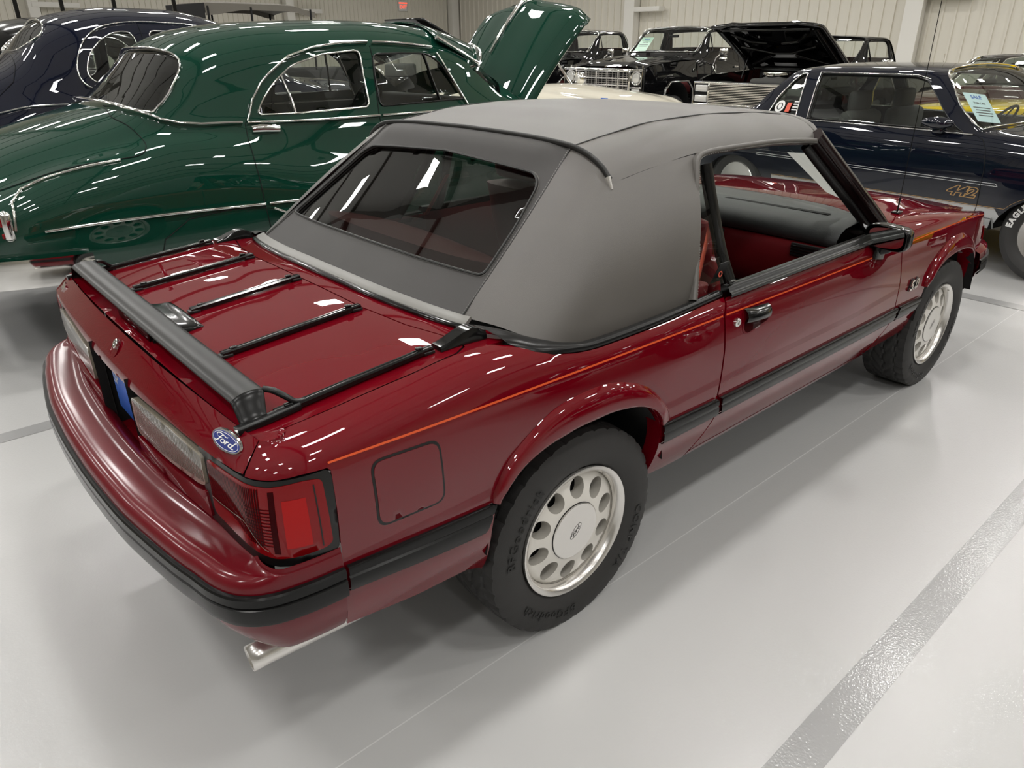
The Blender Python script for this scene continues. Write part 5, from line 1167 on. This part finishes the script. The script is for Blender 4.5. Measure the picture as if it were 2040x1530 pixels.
def truck(name, label, loc, rz, style, zs=1.0, sign=None):
    t = thing(name, label, 'truck', loc, rz); fn = shell(CAB); S = fn.smax
    dw = rnd([(-1.78, .68), (-1.93, .96), (-2.05, .985), (-2.55, .985), (-2.60, .93), (-2.60, .68)], .04)
    ww = [(-1.52, S), (-1.52, 1.15), (-1.53, .93), (-1.90, .99), (-1.93, 1.12), (-1.935, S)]
    bw = [(-2.79, S), (-2.785, 1.18), (-2.79, 1.02), (-2.86, .98), (-2.862, 1.2), (-2.862, S)]
    carbody('cab', fn, -2.88, -1.40, blk, t, holes=[dw], top=[ww, bw], res=.06)
    win('door_glass', dw, fn, clear, t); win('windshield_glass', [(x, min(s, S-.001)) for x, s in ww], fn, clear, t)
    trim('windshield_chrome', ww, fn, rrect(.012, .03, .005), chrome if style == 0 else blackg, t, res=.08); trim('drip_rail', [(-1.58, .86), (-1.90, 1.03), (-2.5, 1.045), (-2.68, 1.0), (-2.76, .80), (-2.78, .62)], fn, rrect(.012, .02, .004), chrome if style == 0 else blackg, t, res=.08)
    trim('door_rubber', dw, fn, rrect(.006, .04, .003), rubblk, t, True, d=-.002, res=.08); trim('door_seam', [(-1.62, .05), (-1.60, .4), (-1.58, .62)], fn, GAP, dark, t, d=0.); trim('door_seam', [(-2.70, .02), (-2.72, .4), (-2.70, .62), (-2.64, .99)], fn, GAP, dark, t, d=0.)
    trim('vent_divider', [(-1.93, .66), (-1.95, .97)], fn, rrect(.01, .02, .003), blackg, t, d=-.004)
    for sg in (-1, 1):
        # front fender with square arch and bed side
        def side(x, z, sg=sg, w=.955): return (x, sg*(w-.05*sm(1.0, 1.34, z)-.03*sm(.75, .5, z)-.05*sm(-.25, 0, x)), z)
        fo_ = rnd([(-.02, .62), (-.02, 1.22), (-.3, 1.28), (-1.40, 1.33), (-1.40, .62), (-1.30, .60), (-1.26, .90), (-1.12, 1.0), (-.66, 1.0), (-.52, .90), (-.46, .60)], .03)
        panel('front_fender', fo_, side, blk, t, res=.06, ref=(-1, 0, .8), flange=.03)
        ao = [(-1.30, .62), (-1.265, .88), (-1.13, 1.0), (-.65, 1.0), (-.515, .88), (-.46, .62)]
        sweep('arch_trim', rrect(.02, .03, .006), [Vector(side(x, z))+Vector((0, sg*.008, 0)) for x, z in resamp(ao, .06, False)], chrome if style == 0 else blackg, t, up=(0, sg, 0))
        bo_ = rnd([(-2.95, .62), (-2.95, 1.36), (-4.95, 1.36), (-4.95, .62), (-4.46, .60), (-4.40, .90), (-4.26, 1.0), (-3.80, 1.0), (-3.66, .90), (-3.60, .60)], .03)
        panel('bed_side', bo_, side, blk, t, res=.07, ref=(-3.5, 0, .8), flange=.05); sweep('bed_rail', rrect(.06, .03, .008), [(-2.95, sg*.87, 1.365), (-4.95, sg*.87, 1.365)], blk, t)
        for x in (-.88, -4.03): old_wheel(t, x, sg*.80, .385, rim=.205, mat=steel); recalc(grid('wheel_housing', lambda a, c, x=x, sg=sg: (x+.40*math.cos(math.pi*a), sg*(.90-.4*c), .60+.40*math.sin(math.pi*a)), 12, 2, dark, t))
        # mirror
        m_ = box('door_mirror', (.05, .17, .13), (-1.86, sg*1.13, 1.45), chrome, t, .03); box('mirror_lower', (.05, .16, .07), (-1.86, sg*1.13, 1.34), chrome, m_, .02); tube('mirror_arm', [(-1.86, sg*.93, 1.24), (-1.80, sg*1.02, 1.36), (-1.86, sg*1.08, 1.42)], .012, chrome, m_); tube('mirror_arm', [(-1.95, sg*.93, 1.24), (-1.88, sg*1.0, 1.10), (-1.84, sg*.93, 1.24)], .010, chrome, m_)
        box('door_handle', (.12, .02, .03), (-2.58, sg*.955, 1.20), chrome, t, .008); box('side_marker', (.03, .012, .12), (-.30, sg*.945, .95), amber, t, .004)
        lathe('badge', [(0, -.006), (.03, -.005), (.032, .004)], chrome, t, 16, Matrix.Translation((-1.30, sg*.945, 1.17)) @ (Matrix.Rotation(math.pi, 4, 'Z') if sg > 0 else Matrix.Identity(4)))
    box('tailgate', (.05, 1.7, .60), (-4.93, 0, 1.02), blk, t, .02); box('bed_floor', (2.0, 1.7, .05), (-3.95, 0, .80), dark, t, 0); box('bed_front', (.05, 1.7, .56), (-2.96, 0, 1.06), blk, t, .02); box('chassis', (4.7, .9, .2), (-2.5, 0, .55), dark, t, .02)
    # hood
    def hood(a, c):
        x = -.02-1.38*a; y = -.86+1.72*c; d = abs(y)/.86; return (x, y, 1.225+.125*sm(-.4, 1.0, a)+.045*(1-d**4)+.02*math.exp(-((abs(y)-.5)/.07)**2)-.05*sm(.1, 0, a))
    if style == 0:
        h_ = grid('hood', hood, 18, 26, blk, t); recalc(h_)
        for y in (-.83, -.70, 0, .70, .83): tube('cab_light' if False else 'hood_marker', [(-.03, y, 1.225), (-.03, y, 1.262)], .016, chrome, h_)
    else:
        a0 = math.radians(35); Rm = Matrix.Translation((-1.38, 0, 1.36)) @ Matrix.Rotation(a0, 4, 'Y') @ Matrix.Translation((1.38, 0, -1.36))
        Rm = Matrix.Translation((-1.38, 0, 1.36)) @ Matrix.Rotation(-a0, 4, 'Y') @ Matrix.Translation((1.38, 0, -1.36))
        h_ = grid('raised_hood', lambda a, c: tuple(Rm @ Vector(hood(a, c))), 14, 20, blk, t); recalc(h_); solid(h_, .05, 0)
        for pth in (((-.22, -.62), (-.45, -.40), (-.50, -.12)), ((-.22, .62), (-.45, .40), (-.50, .12)), ((-.60, -.62), (-.80, -.15), (-.80, .15), (-.60, .62)), ((-1.15, -.66), (-1.02, -.45), (-.85, -.18)), ((-1.15, .66), (-1.02, .45), (-.85, .18)), ((-.12, -.7), (-.12, .7)), ((-1.28, -.7), (-1.28, .7)), ((-.15, -.76), (-1.3, -.76)), ((-.15, .76), (-1.3, .76))):
            sweep('hood_brace', rrect(.07, .035, .012), [Rm @ Vector((x, y, 1.235+.10*min(1, max(0, (-x-.02)/1.38))-.03)) for x, y in resamp(pth, .15, False)], blackg, h_, up=(0, 0, -1))
        box('engine_bay', (1.2, 1.6, .5), (-.75, 0, .82), dark, t, .02); e_ = box('engine', (.7, .55, .22), (-.8, 0, 1.12), greyup, t, .04); lathe('air_cleaner', [(0, .05), (.2, .05), (.21, 0), (.2, -.05), (0, -.05)], chrome, e_, 24, Matrix.Translation((-.75, 0, 1.28)) @ Matrix.Rotation(math.radians(90), 4, 'X')); box('battery', (.2, .25, .2), (-.25, -.6, 1.08), greyup, e_, .02); tube('hood_prop', [(-.9, -.7, 1.2), (-1.0, -.68, 1.55)], .012, blackg, e_)
    # front end
    g = box('grille', (.05, 1.80, .40), (.01, 0, .995), dark, t, .01)
    ch = chrome
    if style == 0:
        sweep('grille_frame', rrect(.04, .045, .012), [(.045, -.90, .80), (.045, -.90, 1.195), (.045, .90, 1.195), (.045, .90, .80)], ch, g, up=(1, 0, 0), closed=True)
        for y in (-.62, .62): box('grille_upright', (.04, .05, .40), (.05, y, 1.0), ch, g, .008)
        box('grille_bottom', (.05, 1.2, .06), (.055, 0, .82), ch, g, .012); box('grille_top', (.05, 1.2, .04), (.055, 0, 1.18), ch, g, .012)
        for y in (-.372, -.124, .124, .372): box('grille_bar', (.03, .022, .33), (.05, y, 1.0), steel, g, .004)
        for z in (.95, 1.06): box('grille_bar', (.03, 1.2, .022), (.05, 0, z), steel, g, .004)
        for z in (.882, .915, .985, 1.023, 1.095, 1.13): box('grille_bar', (.02, 1.2, .006), (.045, 0, z), steel, g, 0)
        for k in range(10):
            for d in (-.04, .04): pass
        for k in range(15): box('grille_bar', (.02, .006, .33), (.045, -.56+.08*k, 1.0), steel, g, 0)
        for y in (-.76, .76):
            lathe('headlamp', [(0, -.03), (.07, -.022), (.09, 0), (.105, 0), (.11, .02)], lampg, g, 24, Matrix.Translation((.04, y, 1.07)) @ Matrix.Rotation(math.radians(90), 4, 'Z')); lathe('headlamp_ring', [(.09, -.012), (.105, -.016), (.115, 0)], ch, g, 24, Matrix.Translation((.045, y, 1.07)) @ Matrix.Rotation(math.radians(90), 4, 'Z'))
            box('turn_lamp', (.03, .17, .08), (.04, y, .86), lampg, g, .01); box('lamp_bezel', (.04, .26, .025), (.045, y, .925), ch, g, .006)
    else:
        sweep('grille_frame', rrect(.03, .03, .01), [(.045, -.90, .83), (.045, -.90, 1.17), (.045, .90, 1.17), (.045, .90, .83)], ch, g, up=(1, 0, 0), closed=True)
        for k in range(13): box('grille_bar', (.02, 1.24, .010), (.05, 0, .85+.025*k), steel, g, 0)
        for y in (-.77, .77):
            for z in (.92, 1.08): box('headlamp', (.04, .22, .11), (.045, y, z), lampg, g, .02)
            box('lamp_bezel', (.03, .03, .33), (.05, math.copysign(.635, y), 1.0), ch, g, .006)
    fb = crom([(-.35, -.97, .66), (-.02, -.95, .66), (.12, -.5, .66), (.14, 0, .66), (.12, .5, .66), (-.02, .95, .66), (-.35, .97, .66)], 4); sweep('front_bumper', rrect(.04, .20, .02), fb, chrome, t)
    bench(t, -2.62, 0, 1.5, .62, redup, .82); box('dashboard', (.25, 1.5, .2), (-1.60, 0, 1.24), dashm, t, .04); swheel(t, -1.92, .40, 1.34, dark); tube('rear_view_mirror', [(-1.88, -.1, 1.72), (-1.88, .1, 1.72)], .025, dark, t)
    for y in (-.35, .25): tube('wiper', [(-1.50, y, 1.40), (-1.62, y+.28, 1.48)], .008, steel, t)
    if sign: card(t, frame((-1.66, -.52, 1.575), (0, 1, 0), (-.62, 0, .6)), .28, .36, 2, greentint, 'price_sheet')
    if zs != 1: t.scale = (1, 1, zs)
    return t
truck('pickup_truck', 'black pickup truck with chrome grid grille and a green sheet in the windshield', (8.95, 7.22, 0), math.pi, 0, 1.0, True)
truck('pickup_truck', 'black pickup truck half hidden by the raised green hood', (9.25, 10.15, 0), math.pi, 0, .99)
truck('pickup_truck', 'black pickup truck with its hood raised behind the dark blue coupe', (8.85, 4.30, 0), math.pi, 1, .90)
# ---------------------------------------------------------------- cream car in front of the trucks
cream = pr('cream_paint', (.70, .66, .55), .45, 0, 1.0, .012, .0)
cc = thing('cream_car', 'cream white open car with a chrome spot lamp between soft top and black trucks', 'car', (6.62, 4.85, 0), math.radians(-90))
CL = [(.80, .36), (.86, .50), (.88, .68), (.85, .86)]
CR = [(-3.6, [(.6, .5), (.66, .56), (.68, .64), (.66, .70), (.62, .74), (.5, .77), (.25, .79), (0, .80)]), (-3.3, [(.78, .4), (.84, .5), (.86, .66), (.84, .80), (.76, .88), (.6, .92), (.3, .94), (0, .95)]), (-2.6, CL+[(.76, .97), (.6, 1.0), (.3, 1.0), (0, 1.0)]), (-1.5, CL+[(.74, .99), (.6, 1.03), (.3, 1.06), (0, 1.07)]), (-1.0, CL+[(.74, .99), (.56, 1.03), (.3, 1.075), (0, 1.09)]), (-.2, CL+[(.74, .97), (.55, .99), (.3, 1.03), (0, 1.045)]), (.3, CL+[(.72, .94), (.52, .95), (.28, .98), (0, .995)]), (.62, [(.70, .42), (.76, .5), (.78, .64), (.74, .80), (.64, .87), (.48, .89), (.26, .91), (0, .92)])]
cfn = shell(CR); carbody('body', cfn, -3.6, .62, cream, cc, res=.07, top=[[(-2.7, cfn.smax), (-2.7, 1.02), (-1.75, 1.02), (-1.75, cfn.smax)]])
for sg in (-1, 1):
    lathe('spot_lamp', [(0, -.05), (.05, -.045), (.075, -.02), (.085, 0), (.07, .06), (.02, .10), (0, .10)], lampg, cc, 24, Matrix.Translation((-1.32, sg*.62, 1.13)) @ Matrix.Rotation(math.radians(-20), 4, 'Z')); lathe('spot_lamp_ring', [(.076, -.025), (.088, -.03), (.094, 0), (.075, .07), (.02, .108)], chrome, cc, 24, Matrix.Translation((-1.32, sg*.62, 1.13)) @ Matrix.Rotation(math.radians(-20), 4, 'Z')); tube('lamp_post', [(-1.36, sg*.62, 1.0), (-1.32, sg*.62, 1.08)], .015, chrome, cc)
    lathe('headlamp', [(0, -.04), (.07, -.03), (.09, 0), (.095, .04)], lampg, cc, 24, Matrix.Translation((.62, sg*.58, .76)) @ Matrix.Rotation(math.radians(90), 4, 'Z'))
    tube('windshield_post', [(-1.50, sg*.66, 1.02), (-1.75, sg*.60, 1.32)], .018, chrome, cc)
tube('windshield_frame', [(-1.75, -.60, 1.32), (-1.70, 0, 1.34), (-1.75, .60, 1.32)], .016, chrome, cc)
nf = [Vector(cfn(.62, cfn.smax*k/20)) for k in range(21)]; vs = [tuple(v) for v in nf]+[(v.x, -v.y, v.z) for v in nf[::-1][1:]]; mesh('front_panel', vs, [tuple(range(len(vs)))], cream, cc, False)
sweep('front_bumper', rrect(.05, .16, .03), crom([(.45, -.9, .52), (.72, -.75, .52), (.80, 0, .52), (.72, .75, .52), (.45, .9, .52)], 5), chrome, cc); box('grille', (.04, 1.1, .2), (.66, 0, .66), chrome, cc, .02)
bench(cc, -2.55, 0, 1.2, .40, redup, .5); box('price_card', (.12, .004, .05), (.30, -.60, .955), bluep, cc, 0)
for x in (-2.7, -.1):
    for sg in (-1, 1): old_wheel(cc, x, sg*.73, .34, mat=chrome)
# ---------------------------------------------------------------- far background: touring cars, open hoods, posts, exit sign
canvas = pr('khaki_canvas', (.13, .12, .10), .8)
def touring(name, label, loc, rz, w=.72, L_=2.3, H=2.34):
    t = thing(name, label, 'car', loc, rz)
    def tp(a, c): x = -L_/2+L_*a; y = -w+2*w*c; d = abs(2*c-1); return (x, y, H-.05*d**3-.10*sm(.75, 1., a)-.04*sm(.2, 0, a))
    o = grid('canvas_top', tp, 10, 12, canvas, t); recalc(o); solid(o, .02)
    for sg in (-1, 1):
        grid('top_valance', lambda a, c, sg=sg: (-L_/2+L_*a, sg*w, H-.05-.10*sm(.75, 1, a)-(.10+.10*sm(.35, 0, a))*c), 10, 2, canvas, o)
        for x in (-L_/2+.05, -.25, L_/2-.1): tube('top_bow', [(x, sg*w, 1.15), (x, sg*w, H-.1)], .02, dark, t)
    grid('rear_curtain', lambda a, c: (-L_/2-.05*c, -w+2*w*a, H-.05-.8*c), 4, 4, dark, o)
    b_ = box('tub', (2.5, 1.3, .65), (0, 0, .85), dark, t, .08); box('hood_box', (1.1, .75, .45), (1.7, 0, .95), dark, t, .1); tube('steering_wheel', [(.6+.05*math.cos(a), .3+.2*math.sin(a), 1.35+.18*math.cos(a)) for a in [2*math.pi*k/16 for k in range(16)]], .015, dark, t, closed=True); bench(t, -.7, 0, 1.2, .5, dark, 1.0); bench(t, .3, 0, 1.2, .45, dark, 1.0)
    for x in (-1.1, 1.7):
        for sg in (-1, 1): old_wheel(t, x, sg*.70, .42, rim=.30, mat=dark)
touring('touring_car', 'antique touring car with grey canvas top raised near the far wall', (5.15, 13.2, 0), math.radians(8))
touring('touring_car', 'antique touring car with dark flat top behind the navy sedan', (3.55, 16.2, 0), 0, .7, 1.7, 2.22)
hr = thing('open_hood_car', 'black car with its hood tilted open showing the underside, beyond the green sedan', 'car', (9.6, 13.7, 0), math.pi)
box('body', (4.3, 1.7, .65), (-1.1, 0, .62), blk, hr, .15); box('cabin', (1.6, 1.4, .45), (-1.7, 0, 1.12), dark, hr, .15)
hh = box('raised_hood', (1.75, 1.6, .04), (-.35, 0, 1.78), blk, hr, .015, rot=Matrix.Rotation(math.radians(-24), 4, 'Y'))
for y in (-.45, 0, .45): box('hood_brace', (1.2, .06, .03), (-.35, y, 1.755), greyup, hh, .01, rot=Matrix.Rotation(math.radians(-24), 4, 'Y'))
box('engine', (.6, .5, .4), (.6, 0, 1.0), greyup, hr, .05)
for x in (-2.2, .5):
    for sg in (-1, 1): old_wheel(hr, x, sg*.74, .33)
for i, (x, lb) in enumerate(((1.172, 'leftmost of four slim black posts above the old sedans'), (1.787, 'second from left of four slim black posts above the old sedans'), (2.541, 'third from left of four slim black posts above the old sedans'), (3.479, 'rightmost of four slim black posts above the old sedans'))):
    p = thing('black_post', lb, 'post', (x, 12., 0), 0, 'slim black posts'); box('post_tube', (.055, .055, 4.4), (0, 0, 2.2), blackg, p, .006); box('base_plate', (.18, .18, .012), (0, 0, .006), blackg, p, .003); box('top_cap', (.07, .07, .03), (0, 0, 4.41), blackg, p, .006)
ex = thing('exit_sign', 'red and white exit sign high on the left wall', 'sign', (17.3, 25.95, 2.85)); glow = pr('exit_red', (.8, .05, .03), .5, emit=(1, .10, .05), es=.8)
box('sign_box', (.40, .10, .36), (0, 0, .18), whitep, ex, .01); text('sign_letters', 'EXIT', .17, lambda v: Vector((v.x, -.052, .14+v.y)), glow, ex, bold=.004); box('sign_band', (.40, .004, .05), (0, -.052, .29), glow, ex, 0)
dr_ = box('door_1', (1.1, .06, 2.15), (17.5, 25.93, 1.075), wallw, None, .01); tag(dr_, 'white personnel door below the exit sign', 'door', kind='structure'); box('door_frame', (1.3, .1, .08), (17.5, 25.93, 2.2), wallw, dr_, .005)
